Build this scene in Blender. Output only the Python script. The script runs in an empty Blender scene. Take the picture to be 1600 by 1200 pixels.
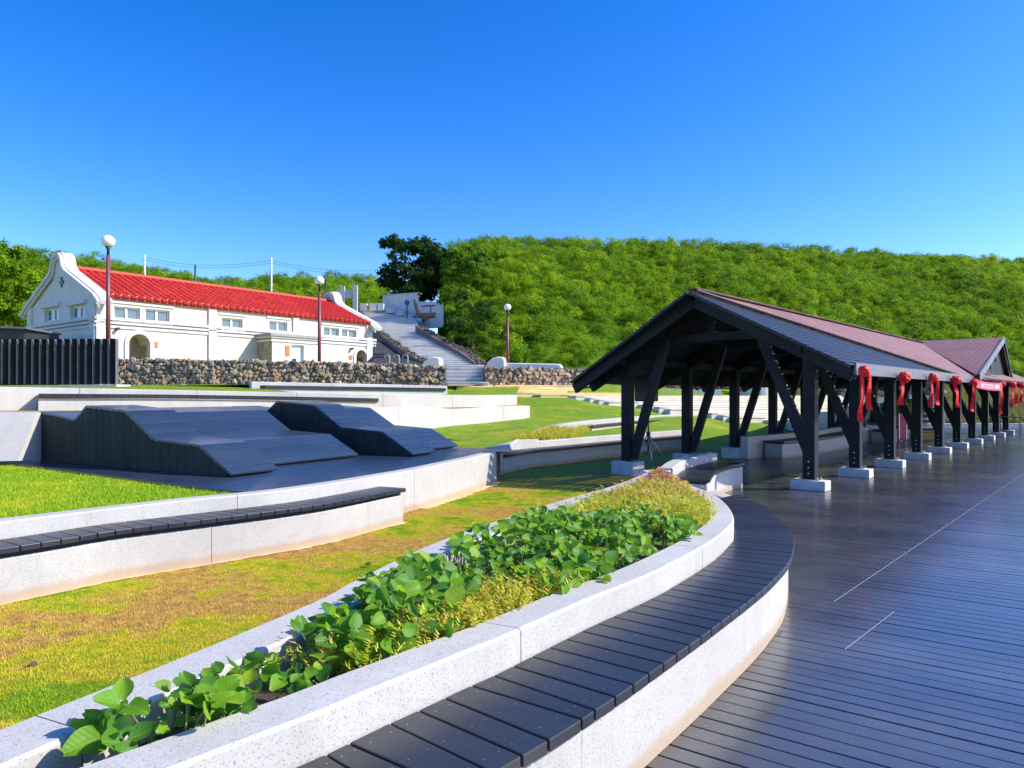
import bpy, math, random
import numpy as np
from mathutils import Vector, Matrix, noise as mnoise
random.seed(7); np.random.seed(7)
R = math.radians
scene = bpy.context.scene
COL = scene.collection

# ------------------------------------------------------------------ camera, world, sun, exposure
F, CX, HY, EYE = 1100.0, 800.0, 617.0, 1.6
cam_d = bpy.data.cameras.new("camera"); cam = bpy.data.objects.new("camera", cam_d); COL.objects.link(cam)
cam.location = (0, 0, EYE); cam.rotation_euler = (R(90), 0, 0)
cam_d.sensor_width = 36.0; cam_d.lens = 36.0 * F / 1600.0; cam_d.shift_y = (HY - 600.0) / 1600.0
cam_d.clip_start = 0.05; cam_d.clip_end = 3000
scene.camera = cam
SUN_EL, SUN_AZ = 38.0, 94.0     # azimuth clockwise from +Y (the way the camera looks)
world = bpy.data.worlds.new("World"); scene.world = world; world.use_nodes = True
nt = world.node_tree; nt.nodes.clear()
sky = nt.nodes.new("ShaderNodeTexSky"); sky.sky_type = 'NISHITA'; sky.sun_disc = False
sky.sun_elevation = R(SUN_EL); sky.sun_rotation = R(SUN_AZ); sky.altitude = 0; sky.air_density = 1.0
sky.dust_density = 0.55; sky.ozone_density = 3.5
hsv = nt.nodes.new("ShaderNodeHueSaturation"); hsv.inputs['Saturation'].default_value = 1.26; hsv.inputs['Value'].default_value = 1.2
bg = nt.nodes.new("ShaderNodeBackground"); bg.inputs['Strength'].default_value = 0.11
wo = nt.nodes.new("ShaderNodeOutputWorld")
tint = nt.nodes.new('ShaderNodeMix'); tint.data_type = 'RGBA'; tint.blend_type = 'MULTIPLY'; tint.inputs[0].default_value = 1; tint.inputs[7].default_value = (1.02, .935, 1.08, 1)
gam = nt.nodes.new('ShaderNodeGamma'); gam.inputs[1].default_value = 1.22; nt.links.new(sky.outputs[0], gam.inputs[0]); nt.links.new(gam.outputs[0], tint.inputs[6]); nt.links.new(tint.outputs[2], hsv.inputs['Color']); nt.links.new(hsv.outputs[0], bg.inputs[0]); nt.links.new(bg.outputs[0], wo.inputs[0])
sd = bpy.data.lights.new("sun", 'SUN'); sd.energy = 5.0; sd.angle = R(0.53); sd.color = (1.0, 0.93, 0.80)
sun = bpy.data.objects.new("sun", sd); COL.objects.link(sun)
_el, _az = R(SUN_EL), R(SUN_AZ)
SD = Vector((math.cos(_el)*math.sin(_az), math.cos(_el)*math.cos(_az), math.sin(_el)))
sun.rotation_euler = SD.to_track_quat('Z', 'Y').to_euler(); sun.location = (30, -5, 40)
vs = scene.view_settings; vs.view_transform = 'Standard'; vs.look = 'None'; vs.exposure = 0.5; vs.gamma = 1
try: vs.use_curve_mapping = False
except Exception: pass

# ------------------------------------------------------------------ helpers
def G(px, py, z):            # point of height z seen at a photograph pixel
    d = F * (EYE - z) / (py - HY); return Vector(((px-CX)/F*d, d, z))
def Q(px, py, d):            # point at depth d
    return Vector(((px-CX)/F*d, d, EYE-(py-HY)/F*d))
def link(o, parent=None):
    COL.objects.link(o)
    if parent is not None: o.parent = parent
    return o
def tag(o, label=None, cat=None, group=None, kind=None):
    if label: o['label'] = label
    if cat: o['category'] = cat
    if group: o['group'] = group
    if kind: o['kind'] = kind
    return o
def empty(name, loc, label, cat, group=None):
    o = bpy.data.objects.new(name, None); o.location = loc; link(o); o.empty_display_size = .2
    return tag(o, label, cat, group)
class MB:
    def __init__(s): s.v = []; s.f = []; s.m = []
    def quad(s, a, b, c, d, m=0):
        i = len(s.v); s.v += [tuple(a), tuple(b), tuple(c), tuple(d)]; s.f.append((i, i+1, i+2, i+3)); s.m.append(m); return s
    def poly(s, pts, m=0):
        i = len(s.v); s.v += [tuple(p) for p in pts]; s.f.append(tuple(range(i, i+len(pts)))); s.m.append(m); return s
    def hexa(s, b, t, m=0):      # bottom 4 pts, top 4 pts (ccw seen from above)
        i = len(s.v); s.v += [tuple(p) for p in b] + [tuple(p) for p in t]
        s.f += [(i+3, i+2, i+1, i), (i+4, i+5, i+6, i+7), (i, i+1, i+5, i+4), (i+1, i+2, i+6, i+5), (i+2, i+3, i+7, i+6), (i+3, i, i+4, i+7)]
        s.m += [m]*6; return s
    def box(s, c, sz, ax=None, m=0):
        c = Vector(c); X, Y, Z = ax if ax else (Vector((1,0,0)), Vector((0,1,0)), Vector((0,0,1)))
        X = Vector(X)*sz[0]/2; Y = Vector(Y)*sz[1]/2; Z = Vector(Z)*sz[2]/2
        return s.hexa([c-X-Y-Z, c+X-Y-Z, c+X+Y-Z, c-X+Y-Z], [c-X-Y+Z, c+X-Y+Z, c+X+Y+Z, c-X+Y+Z], m)
    def bar(s, a, b, w, h, up=Vector((0,0,1)), m=0):
        a = Vector(a); b = Vector(b); d = (b-a).normalized(); side = d.cross(Vector(up))
        if side.length < 1e-4: side = d.cross(Vector((1,0,0)))
        side.normalize(); u2 = side.cross(d).normalized()
        return s.box((a+b)/2, ((b-a).length, w, h), (d, side, u2), m)
    def prism(s, poly, ext, m=0):    # polygon extruded by a vector
        n = len(poly); i = len(s.v); e = Vector(ext)
        s.v += [tuple(p) for p in poly] + [tuple(Vector(p)+e) for p in poly]
        s.f.append(tuple(i+k for k in range(n))[::-1]); s.f.append(tuple(i+n+k for k in range(n)))
        for k in range(n): s.f.append((i+k, i+(k+1) % n, i+n+(k+1) % n, i+n+k))
        s.m += [m]*(n+2); return s
    def tube(s, pts, r, n=8, m=0, cap=True):
        pts = [Vector(p) for p in pts]; rr = r if isinstance(r, (list, tuple)) else [r]*len(pts); i0 = len(s.v)
        for k, p in enumerate(pts):
            d = (pts[min(k+1, len(pts)-1)]-pts[max(k-1, 0)]).normalized()
            a = d.cross(Vector((0,0,1)))
            if a.length < 1e-3: a = d.cross(Vector((1,0,0)))
            a.normalize(); b = d.cross(a)
            for j in range(n):
                t = 2*math.pi*j/n; s.v.append(tuple(p+(a*math.cos(t)+b*math.sin(t))*rr[k]))
        for k in range(len(pts)-1):
            for j in range(n):
                s.f.append((i0+k*n+j, i0+k*n+(j+1) % n, i0+(k+1)*n+(j+1) % n, i0+(k+1)*n+j)); s.m.append(m)
        if cap:
            s.f.append(tuple(i0+j for j in range(n))[::-1]); s.f.append(tuple(i0+(len(pts)-1)*n+j for j in range(n))); s.m += [m, m]
        return s
    def ball(s, c, r, nu=16, nv=10, sc=(1,1,1), jit=0, m=0):
        i0 = len(s.v); c = Vector(c)
        for a in range(nv+1):
            th = math.pi*a/nv
            for b in range(nu):
                ph = 2*math.pi*b/nu; rr = r*(1+random.uniform(-jit, jit))
                s.v.append(tuple(c+Vector((math.sin(th)*math.cos(ph)*sc[0], math.sin(th)*math.sin(ph)*sc[1], math.cos(th)*sc[2]))*rr))
        for a in range(nv):
            for b in range(nu):
                s.f.append((i0+a*nu+b, i0+(a+1)*nu+b, i0+(a+1)*nu+(b+1) % nu, i0+a*nu+(b+1) % nu)); s.m.append(m)
        return s
    def mesh(s, name, mats, smooth=False, bevel=0):
        me = bpy.data.meshes.new(name); me.from_pydata(s.v, [], s.f)
        mats = mats if isinstance(mats, (list, tuple)) else [mats]
        for mt in mats: me.materials.append(mt)
        if len(mats) > 1: me.polygons.foreach_set('material_index', s.m)
        if smooth: me.polygons.foreach_set('use_smooth', [True]*len(me.polygons))
        me.update(); return me
    def build(s, name, mats, parent=None, smooth=False, bevel=0):
        o = bpy.data.objects.new(name, s.mesh(name, mats, smooth)); link(o)
        if parent is not None:
            o.parent = parent; o.matrix_parent_inverse = Matrix.Translation(-Vector(parent.location))
        if bevel:
            b = o.modifiers.new('bevel', 'BEVEL'); b.width = bevel; b.segments = 2; b.limit_method = 'ANGLE'; b.angle_limit = R(40)
        return o
def V2(p): return Vector((p[0], p[1], 0))
def catmull(pts, n=8):
    P = [Vector(p) for p in pts]; P = [2*P[0]-P[1]] + P + [2*P[-1]-P[-2]]; out = []
    for i in range(1, len(P)-2):
        for k in range(n):
            t = k/n; a, b, c, d = P[i-1], P[i], P[i+1], P[i+2]
            out.append(.5*((2*b)+(c-a)*t+(2*a-5*b+4*c-d)*t*t+(3*b-a-3*c+d)*t**3))
    out.append(P[-2].copy()); return out
def arclen(P):
    L = [0]
    for i in range(1, len(P)): L.append(L[-1]+(P[i]-P[i-1]).length)
    return L
def at(P, L, s):
    s = min(max(s, 0), L[-1]); i = int(np.searchsorted(L, s)); i = min(max(i, 1), len(P)-1)
    t = (s-L[i-1])/max(L[i]-L[i-1], 1e-9); return P[i-1].lerp(P[i], t)
def resample(P, n):
    L = arclen(P); return [at(P, L, L[-1]*k/(n-1)) for k in range(n)]
def offset(P, d):            # to the right of travel (+)
    out = []
    for i, p in enumerate(P):
        t = P[min(i+1, len(P)-1)]-P[max(i-1, 0)]; t.z = 0; t.normalize()
        out.append(p+Vector((t.y, -t.x, 0))*d)
    return out
def ribbon_wall(mb, A, B, zb, zt, bev=0.012):   # solid wall between plan curves A (left) and B (right); zb/zt numbers or lists
    n = len(A); f = lambda z, i: z[i] if isinstance(z, (list, tuple)) else z
    i0 = len(mb.v)
    for i in range(n):
        a, b = A[i], B[i]; w = (b-a); w.z = 0; w.normalize(); z0, z1 = f(zb, i), f(zt, i)
        mb.v += [(a.x, a.y, z0), (a.x, a.y, z1-bev), (a.x+w.x*bev, a.y+w.y*bev, z1), (b.x-w.x*bev, b.y-w.y*bev, z1), (b.x, b.y, z1-bev), (b.x, b.y, z0)]
    for i in range(n-1):
        k = i0+6*i
        for j in range(6):
            mb.f.append((k+j, k+(j+1) % 6, k+6+(j+1) % 6, k+6+j)); mb.m.append(0)
    mb.f.append(tuple(i0+j for j in range(6))[::-1]); mb.f.append(tuple(i0+6*(n-1)+j for j in range(6))); mb.m += [0, 0]
    return mb
def panel_wall(parent, name, A, B, zb, zt, mat, plen=1.8, gap=.006, first=0.0, bev=.012):
    # split a ribbon wall into panels with real joints
    n = 160; A = resample(A, n); B = resample(B, n); L = arclen(A); f = lambda z, i: z[0]+(z[1]-z[0])*i/(n-1) if isinstance(z, (list, tuple)) else z
    cuts = [0]; s = first if first > 0 else plen
    while s < L[-1]-.25: cuts.append(s); s += plen
    cuts.append(L[-1]); obs = []
    for a, b in zip(cuts[:-1], cuts[1:]):
        m = max(2, int((b-a)/.1)+1); SA, SB, ZB, ZT = [], [], [], []
        for k in range(m):
            s = a+gap/2+(b-a-gap)*k/(m-1); t = s/L[-1]; SA.append(at(A, L, s)); i = t*(n-1)
            LB = arclen(B); SB.append(at(B, LB, LB[-1]*t)); ZB.append(f(zb, i)); ZT.append(f(zt, i))
        o = ribbon_wall(MB(), SA, SB, ZB, ZT, bev).build(name, mat, parent); obs.append(o)
    return obs
def loft(mb, A, B, nu, nv, bump=0, m=0):
    A = resample([Vector(p) for p in A], nu); B = resample([Vector(p) for p in B], nu); i0 = len(mb.v)
    for j in range(nv):
        for i in range(nu):
            p = A[i].lerp(B[i], j/(nv-1))
            if bump: p = p+Vector((0, 0, mnoise.noise(p*1.3)*bump))
            mb.v.append(tuple(p))
    for j in range(nv-1):
        for i in range(nu-1):
            k = i0+j*nu+i; mb.f.append((k, k+1, k+nu+1, k+nu)); mb.m.append(m)
    return mb

# ------------------------------------------------------------------ materials
class NB:
    def __init__(s, name):
        s.mat = bpy.data.materials.new(name); s.mat.use_nodes = True; s.t = s.mat.node_tree; s.t.nodes.clear()
        s.out = s.t.nodes.new('ShaderNodeOutputMaterial'); s.b = s.t.nodes.new('ShaderNodeBsdfPrincipled')
        s.t.links.new(s.b.outputs[0], s.out.inputs[0]); s.pos = s.t.nodes.new('ShaderNodeNewGeometry').outputs['Position']
    def n(s, typ, **kw):
        nd = s.t.nodes.new(typ)
        for k, v in kw.items(): setattr(nd, k, v)
        return nd
    def l(s, a, b): s.t.links.new(a, b)
    def mapped(s, scale, rot=(0,0,0)):
        m = s.n('ShaderNodeMapping'); m.inputs['Scale'].default_value = scale; m.inputs['Rotation'].default_value = rot; s.l(s.pos, m.inputs['Vector']); return m.outputs[0]
    def noise(s, scale, detail=4, rough=.55, vec=None, dist=0):
        nd = s.n('ShaderNodeTexNoise'); nd.inputs['Scale'].default_value = scale; nd.inputs['Detail'].default_value = detail
        nd.inputs['Roughness'].default_value = rough; nd.inputs['Distortion'].default_value = dist; s.l(vec if vec else s.pos, nd.inputs['Vector']); return nd.outputs[0]
    def voro(s, scale, vec=None, feat='F1', out=0, rnd=1):
        nd = s.n('ShaderNodeTexVoronoi', feature=feat); nd.inputs['Scale'].default_value = scale; nd.inputs['Randomness'].default_value = rnd; s.l(vec if vec else s.pos, nd.inputs['Vector']); return nd.outputs[out]
    def ramp(s, fac, stops, interp='LINEAR'):
        nd = s.n('ShaderNodeValToRGB'); cr = nd.color_ramp; cr.interpolation = interp
        while len(cr.elements) < len(stops): cr.elements.new(.5)
        for e, (p, c) in zip(cr.elements, stops): e.position = p; e.color = (c[0], c[1], c[2], 1) if not isinstance(c, (int, float)) else (c, c, c, 1)
        s.l(fac, nd.inputs[0]); return nd.outputs[0]
    def mix(s, fac, a, b, mode='MIX'):
        nd = s.n('ShaderNodeMix', data_type='RGBA', blend_type=mode)
        for k, v in ((0, fac), (6, a), (7, b)):
            if isinstance(v, (int, float)): nd.inputs[k].default_value = v if k == 0 else (v, v, v, 1)
            elif isinstance(v, tuple): nd.inputs[k].default_value = (v[0], v[1], v[2], 1)
            else: s.l(v, nd.inputs[k])
        return nd.outputs[2]
    def bump(s, h, strength=.3, dist=.01, prev=None):
        nd = s.n('ShaderNodeBump'); nd.inputs['Strength'].default_value = strength; nd.inputs['Distance'].default_value = dist; s.l(h, nd.inputs['Height'])
        if prev: s.l(prev, nd.inputs['Normal'])
        s.l(nd.outputs[0], s.b.inputs['Normal']); return nd.outputs[0]
    def set(s, col=None, rough=None, **kw):
        for k, v in (('Base Color', col), ('Roughness', rough)):
            if v is None: continue
            if isinstance(v, (int, float)): s.b.inputs[k].default_value = v
            elif isinstance(v, tuple): s.b.inputs[k].default_value = (v[0], v[1], v[2], 1)
            else: s.l(v, s.b.inputs[k])
        for k, v in kw.items(): s.b.inputs[k.replace('_', ' ')].default_value = v
        return s.mat
def objrand(nb):
    return nb.n('ShaderNodeObjectInfo').outputs['Random']

def mat_plain(name, col, rough=.7, var=.12, scale=3, spec=.5, **kw):
    nb = NB(name); c = nb.mix(nb.ramp(nb.noise(scale, 5), [(.3, 0), (.7, 1)]), tuple(x*(1-var) for x in col), tuple(min(1, x*(1+var)) for x in col))
    m = nb.set(c, rough, **kw); nb.b.inputs['Specular IOR Level'].default_value = spec; nb.bump(nb.noise(scale*25, 4), .12, .005); return m
# terrazzo-like washed concrete
nb = NB('terrazzo_concrete')
sp = nb.ramp(nb.voro(105, out=0), [(.0, .85), (.24, .85), (.38, 0)]); cell = nb.voro(105, out=1)
pick = nb.ramp(cell, [(.58, 1), (.66, 0)], 'LINEAR')
sp2 = nb.ramp(nb.voro(220, out=0), [(.1, 1), (.3, 0)])
base = nb.mix(nb.ramp(nb.noise(1.6, 6), [(.3, 0), (.75, 1)]), (.46, .445, .415), (.57, .555, .52))
base = nb.mix(nb.ramp(nb.noise(9, 5, .7), [(.35, .35), (.7, 0)]), base, (.38, .37, .345))
m1 = nb.n('ShaderNodeMath', operation='MULTIPLY'); nb.l(sp, m1.inputs[0]); nb.l(pick, m1.inputs[1])
c = nb.mix(m1.outputs[0], base, nb.ramp(cell, [(.15, (.12, .12, .13)), (.35, (.32, .29, .25)), (.6, (.22, .22, .24))]))
m2 = nb.n('ShaderNodeMath', operation='MULTIPLY'); m2.inputs[1].default_value = .35; nb.l(sp2, m2.inputs[0])
c = nb.mix(m2.outputs[0], c, (.36, .36, .37))
sepz = nb.n('ShaderNodeSeparateXYZ'); nb.l(nb.pos, sepz.inputs[0]); zz1 = nb.n('ShaderNodeMath', operation='ADD'); nb.l(sepz.outputs[2], zz1.inputs[0]); zn = nb.n('ShaderNodeMath', operation='MULTIPLY'); zn.inputs[1].default_value = -.10; nb.l(nb.noise(3.5, 6, .7), zn.inputs[0]); nb.l(zn.outputs[0], zz1.inputs[1])
dirt = nb.ramp(zz1.outputs[0], [(0.0, .75), (.05, 0)]); c = nb.mix(dirt, c, (.42, .30, .18))
streak = nb.ramp(nb.noise(1.0, 6, .75, vec=nb.mapped((7, 7, .5))), [(.54, 0), (.72, .32)]); c = nb.mix(streak, c, (.30, .285, .25))
CONC = nb.set(c, .62); nb.bump(nb.noise(160, 3), .25, .003)
nb = NB('plain_concrete')
base = nb.mix(nb.ramp(nb.noise(1.1, 6, .6), [(.3, 0), (.7, 1)]), (.46, .445, .415), (.57, .555, .52))
st = nb.noise(2.0, 6, .7, vec=nb.mapped((3, 3, .35))); base = nb.mix(nb.ramp(st, [(.5, 0), (.75, .5)]), base, (.42, .40, .36))
PCONC = nb.set(base, .75); nb.bump(nb.noise(60, 5), .2, .004)
nb = NB('footing_concrete')
base = nb.mix(nb.ramp(nb.noise(5, 6, .65), [(.3, 0), (.7, 1)]), (.42, .42, .41), (.62, .62, .60))
FOOT = nb.set(base, .8); nb.bump(nb.noise(80, 5), .3, .004)
# painted black timber
def black_wood(name, col, r0, r1, dirx=(1, 14, 14), rot=(0,0,0), dust=.1, spec=.5, coat=0):
    nb = NB(name); g = nb.noise(6, 6, .65, vec=nb.mapped(dirx, rot)); big = nb.noise(.7, 5, .6); rnd = objrand(nb)
    c = nb.mix(nb.ramp(g, [(.3, 0), (.75, 1)]), tuple(x*.65 for x in col), tuple(x*1.35 for x in col))
    c = nb.mix(nb.ramp(big, [(.45, 0), (.75, dust)]), c, (.16, .155, .15))
    c = nb.mix(nb.ramp(rnd, [(0, 0), (1, .22)]), c, tuple(x*2.2+.006 for x in col))
    sc = nb.ramp(nb.voro(26, out=0), [(.0, 1), (.035, 0)]); mm = nb.n('ShaderNodeMath', operation='MULTIPLY'); nb.l(sc, mm.inputs[0])
    nb.l(nb.ramp(nb.voro(26, out=1), [(.10, 1), (.14, 0)]), mm.inputs[1]); c = nb.mix(mm.outputs[0], c, (.42, .42, .4))
    rr = nb.ramp(nb.noise(2.3, 6, .65), [(.3, r0), (.7, r1)])
    m = nb.set(c, rr); nb.b.inputs['Specular IOR Level'].default_value = spec; nb.b.inputs['Coat Weight'].default_value = coat; nb.b.inputs['Coat Roughness'].default_value = .18
    nb.bump(g, .18, .004); return m
PA = math.atan2(-.58, .81)
DECK = black_wood('deck_stain', (.040, .042, .050), .22, .40, (1, 16, 16), (0, 0, -PA), .48, .65, .45)
SEAT = black_wood('seat_stain', (.014, .016, .021), .36, .5, (5, 5, 5), dust=.14, spec=.5, coat=.1)
WOOD = black_wood('post_stain', (.006, .008, .012), .5, .7, (8, 8, 1.2), dust=.03, spec=.28)
SLATM = black_wood('roof_slat_stain', (.012, .015, .020), .38, .55, (8, 8, 8), dust=.08, spec=.4)
LNG = black_wood('lounger_stain', (.018, .032, .056), .28, .44, (1, 12, 12), (0, 0, R(30)), .14, .55, .34)
CLAD = black_wood('cladding_stain', (.030, .034, .030), .6, .8, (12, 12, 1.0), dust=.04, spec=.2)
# grass colour shared by ground and blades
def grass_mat(name, blade, dry):
    nb = NB(name)
    n1 = nb.noise(.75, 5, .62, vec=nb.mapped((1, 1.35, 1), (0, 0, R(-55))), dist=.7); n1b = nb.noise(3.1, 5, .7); na = nb.n('ShaderNodeMath', operation='MULTIPLY_ADD'); na.inputs[1].default_value = .45; nb.l(n1b, na.inputs[0]); nm = nb.n('ShaderNodeMath', operation='MULTIPLY_ADD'); nm.inputs[1].default_value = .775; nm.inputs[2].default_value = -.112; nb.l(n1, nm.inputs[0]); nb.l(nm.outputs[0], na.inputs[2]); n1 = na.outputs[0]; n2 = nb.noise(9, 4, .7)
    g = nb.mix(nb.ramp(n2, [(.3, 0), (.7, 1)]), (.13, .27, .003), (.26, .43, .006))
    y = nb.mix(nb.ramp(n2, [(.3, 0), (.7, 1)]), (.42, .41, .010), (.60, .50, .03))
    b = nb.mix(nb.ramp(n2, [(.3, 0), (.7, 1)]), (.36, .205, .045), (.72, .45, .12))
    if dry == 1:   st = ([(.37, 0), (.46, 1)], [(.475, 0), (.545, 1)])
    elif dry == 0: st = ([(.50, 0), (.66, .9)], [(.68, 0), (.76, .8)])
    elif dry == 2: st = ([(.44, 0), (.58, 1)], [(.62, 0), (.72, .9)])
    c = nb.mix(nb.ramp(n1, st[0]), g, y); c = nb.mix(nb.ramp(n1, st[1]), c, b)
    if not blade:
        c = nb.mix(nb.ramp(nb.noise(55, 4, .8), [(.35, .55), (.62, 0)]), c, (.055, .06, .012))
        nb.bump(nb.noise(70, 5, .8), .9, .03)
    m = nb.set(c, .75); nb.b.inputs['Specular IOR Level'].default_value = .2
    if blade:
        rn = objrand(nb); c2 = nb.mix(.25, c, (.32, .34, .06)); c3 = nb.mix(nb.ramp(rn, [(0, 0), (1, 1)]), c, c2); c3 = nb.mix(1.0, c3, 1.25, 'MULTIPLY'); nb.l(c3, nb.b.inputs['Base Color'])
    return m
GR_DRY, GR_DRYB = grass_mat('turf_dry', 0, 1), grass_mat('turf_dry_blade', 1, 1)
GR_GRN, GR_GRNB = grass_mat('turf_green', 0, 0), grass_mat('turf_green_blade', 1, 0)
GR_MID = grass_mat('turf_mid', 0, 2)
STEPP = mat_plain('pale_step', (.82, .77, .62), .85, .1, 2, .1)
SAND = mat_plain('sandy_soil', (.66, .46, .24), .9, .25, 4)
SOIL = mat_plain('planter_soil', (.07, .05, .035), .95, .4, 12)
def leafmat(name, c0, c1, rough=.45, trans=.35, scale=1.2, spec=.5, posvar=True):
    nb = NB(name); r = objrand(nb); n = nb.noise(scale, 3) if posvar else r
    a = nb.mix(nb.ramp(n, [(.3, 0), (.7, 1)]), c0, c1); a = nb.mix(nb.ramp(r, [(0, 0), (1, .45)]), a, tuple(x*.6 for x in c0))
    m = nb.set(a, rough); nb.b.inputs['Specular IOR Level'].default_value = spec
    tr = nb.n('ShaderNodeBsdfTranslucent'); t2 = nb.mix(.5, a, tuple(min(1, x*1.7+.02) for x in c1)); nb.l(t2, tr.inputs[0])
    mx = nb.n('ShaderNodeMixShader'); mx.inputs[0].default_value = trans; nb.l(nb.b.outputs[0], mx.inputs[1]); nb.l(tr.outputs[0], mx.inputs[2]); nb.l(mx.outputs[0], nb.out.inputs[0])
    return m
L_HILL = [leafmat('hill_leaf_a', (.14, .28, .004), (.28, .44, .006), .7, .30, .08, .15), leafmat('hill_leaf_b', (.07, .17, .004), (.15, .29, .005), .7, .30, .08, .15), leafmat('hill_leaf_c', (.24, .37, .005), (.38, .50, .01), .7, .30, .08, .15)]
L_DARK = leafmat('tree_leaf_dark', (.018, .055, .010), (.04, .10, .014), .85, .25, .5, .12)
def veins(m):
    t = m.node_tree; N = t.nodes.new; L = t.links.new; pb = next(n for n in t.nodes if n.type == 'BSDF_PRINCIPLED'); src = pb.inputs['Base Color'].links[0].from_socket
    tc = N('ShaderNodeTexCoord'); sp = N('ShaderNodeSeparateXYZ'); L(tc.outputs['Object'], sp.inputs[0])
    def M(op, a, b=None):
        n = N('ShaderNodeMath'); n.operation = op
        for i, v in enumerate((a, b)):
            if v is None: continue
            if isinstance(v, (int, float)): n.inputs[i].default_value = v
            else: L(v, n.inputs[i])
        return n.outputs[0]
    ay = M('ABSOLUTE', sp.outputs[1]); midv = M('LESS_THAN', ay, .014); w = M('SINE', M('MULTIPLY', M('SUBTRACT', sp.outputs[0], M('MULTIPLY', ay, .75)), 42.0)); side = M('MULTIPLY', M('GREATER_THAN', w, .93), .45)
    f = M('MAXIMUM', midv, side); mx = N('ShaderNodeMix'); mx.data_type = 'RGBA'; L(M('MULTIPLY', f, .30), mx.inputs[0]); L(src, mx.inputs[6]); mx.inputs[7].default_value = (.42, .55, .16, 1); L(mx.outputs[2], pb.inputs['Base Color'])
    bp = N('ShaderNodeBump'); bp.inputs['Strength'].default_value = .10; bp.inputs['Distance'].default_value = .004; ns = N('ShaderNodeTexNoise'); ns.inputs['Scale'].default_value = 5; L(tc.outputs['Object'], ns.inputs[0]); L(M('ADD', w, M('MULTIPLY', ns.outputs[0], 4.0)), bp.inputs['Height']); L(bp.outputs[0], pb.inputs['Normal'])
    return m
L_BEAN = [leafmat('bean_leaf_a', (.11, .29, .006), (.21, .42, .012), .55, .40, 6, .4, False), leafmat('bean_leaf_b', (.05, .18, .010), (.10, .28, .014), .55, .34, 6, .45, False), leafmat('bean_leaf_c', (.20, .38, .012), (.30, .47, .02), .55, .42, 6, .4, False)]
for _m in L_BEAN: veins(_m)
L_SED = [leafmat('sedum_leaf_a', (.46, .50, .02), (.60, .60, .05), .5, .3, 8), leafmat('sedum_leaf_b', (.58, .42, .05), (.66, .30, .10), .5, .3, 8)]
PINK = mat_plain('pink_petal', (.65, .05, .22), .5, .3, 20)
STEM = mat_plain('stem', (.16, .20, .05), .6, .3, 20)
BARK = mat_plain('bark', (.10, .075, .055), .9, .3, 6)
WHITE = mat_plain('white_render', (.63, .615, .585), .8, .06, 1.2)
nb = NB('cream_render')
c = nb.mix(nb.ramp(nb.noise(.8, 6, .6), [(.3, 0), (.7, 1)]), (.575, .515, .435), (.65, .595, .52))
c = nb.mix(nb.ramp(nb.noise(2.0, 6, .7, vec=nb.mapped((2, 2, .3))), [(.52, 0), (.8, .5)]), c, (.5, .44, .33))
CREAM = nb.set(c, .85); nb.bump(nb.noise(30, 5), .15, .006)
GREYR = mat_plain('grey_moulding', (.30, .28, .27), .8, .2, 4)
BROWNR = mat_plain('brown_render', (.34, .29, .20), .9, .4, 5)  # browner and darker than the other renders
def tile_mat():
    nb = NB('red_tile'); c = nb.mix(nb.ramp(objrand(nb), [(0, 0), (1, 1)]), (.50, .022, .008), (.64, .05, .018)); c = nb.mix(nb.ramp(nb.noise(3, 5), [(.4, 0), (.8, .5)]), c, (.22, .012, .01)); return nb.set(c, .55)
TILE = tile_mat()
PORCH = mat_plain('ridge_mortar', (.50, .055, .03), .7, .15, 6)
GLASS = NB('window_glass').set((.10, .16, .17), .08, Specular_IOR_Level=.8)
FRAME = mat_plain('white_frame', (.8, .8, .8), .4, .03)
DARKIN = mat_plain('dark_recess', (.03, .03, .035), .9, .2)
METDK = mat_plain('dark_metal', (.03, .032, .038), .45, .2, 6)
FENCEM = mat_plain('fence_slat_paint', (.005, .006, .009), .7, .2, 5, .15)
MAROON = mat_plain('maroon_metal', (.19, .045, .05), .45, .15, 6)
GLOBE = NB('opal_globe').set((.85, .85, .84), .2)
STEEL = mat_plain('steel', (.5, .5, .5), .35, .1, 6); STEEL.node_tree.nodes['Principled BSDF'].inputs['Metallic'].default_value = .8
RED = mat_plain('red_satin', (.90, .006, .010), .6, .15, 14)
BANNER = mat_plain('banner_pink', (.75, .10, .16), .6, .08, 8)
BANNERW = mat_plain('banner_pale', (.85, .55, .56), .6, .05, 8)
CRIM = mat_plain('crimson_cloth', (.40, .015, .09), .6, .25, 14)
YEL = mat_plain('yellow_plastic', (.42, .26, .015), .5, .2, 6)
ORNG = mat_plain('orange_sign', (.72, .16, .05), .6, .08, 6)
BLUEP = mat_plain('blue_paint', (.05, .10, .35), .6, .1)
PBROWN = mat_plain('mural_brown', (.42, .16, .08), .7, .15, 3)
BLK = mat_plain('black_plastic', (.015, .015, .017), .4, .1, 8)
nb = NB('shingle')
br = nb.n('ShaderNodeTexBrick'); br.inputs['Scale'].default_value = 1; br.inputs['Mortar Size'].default_value = .012; br.inputs['Brick Width'].default_value = .33; br.inputs['Row Height'].default_value = .16
br.inputs['Color1'].default_value = (.23, .095, .095, 1); br.inputs['Color2'].default_value = (.30, .13, .125, 1); br.inputs['Mortar'].default_value = (.06, .03, .035, 1)
nb.l(nb.mapped((1, 1, 1), (0, 0, math.atan2(988, F)-math.pi/2)), br.inputs['Vector'])
c = nb.mix(nb.ramp(nb.noise(90, 3, .8), [(.35, .5), (.65, 0)]), br.outputs[0], (.08, .04, .045)); c = nb.mix(nb.ramp(nb.noise(.6, 5), [(.4, 0), (.8, .4)]), c, (.30, .17, .16))
SHING = nb.set(c, .75); nb.bump(nb.noise(120, 3), .4, .006)
FASC = mat_plain('fascia_paint', (.13, .135, .155), .45, .15, 5)
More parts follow.
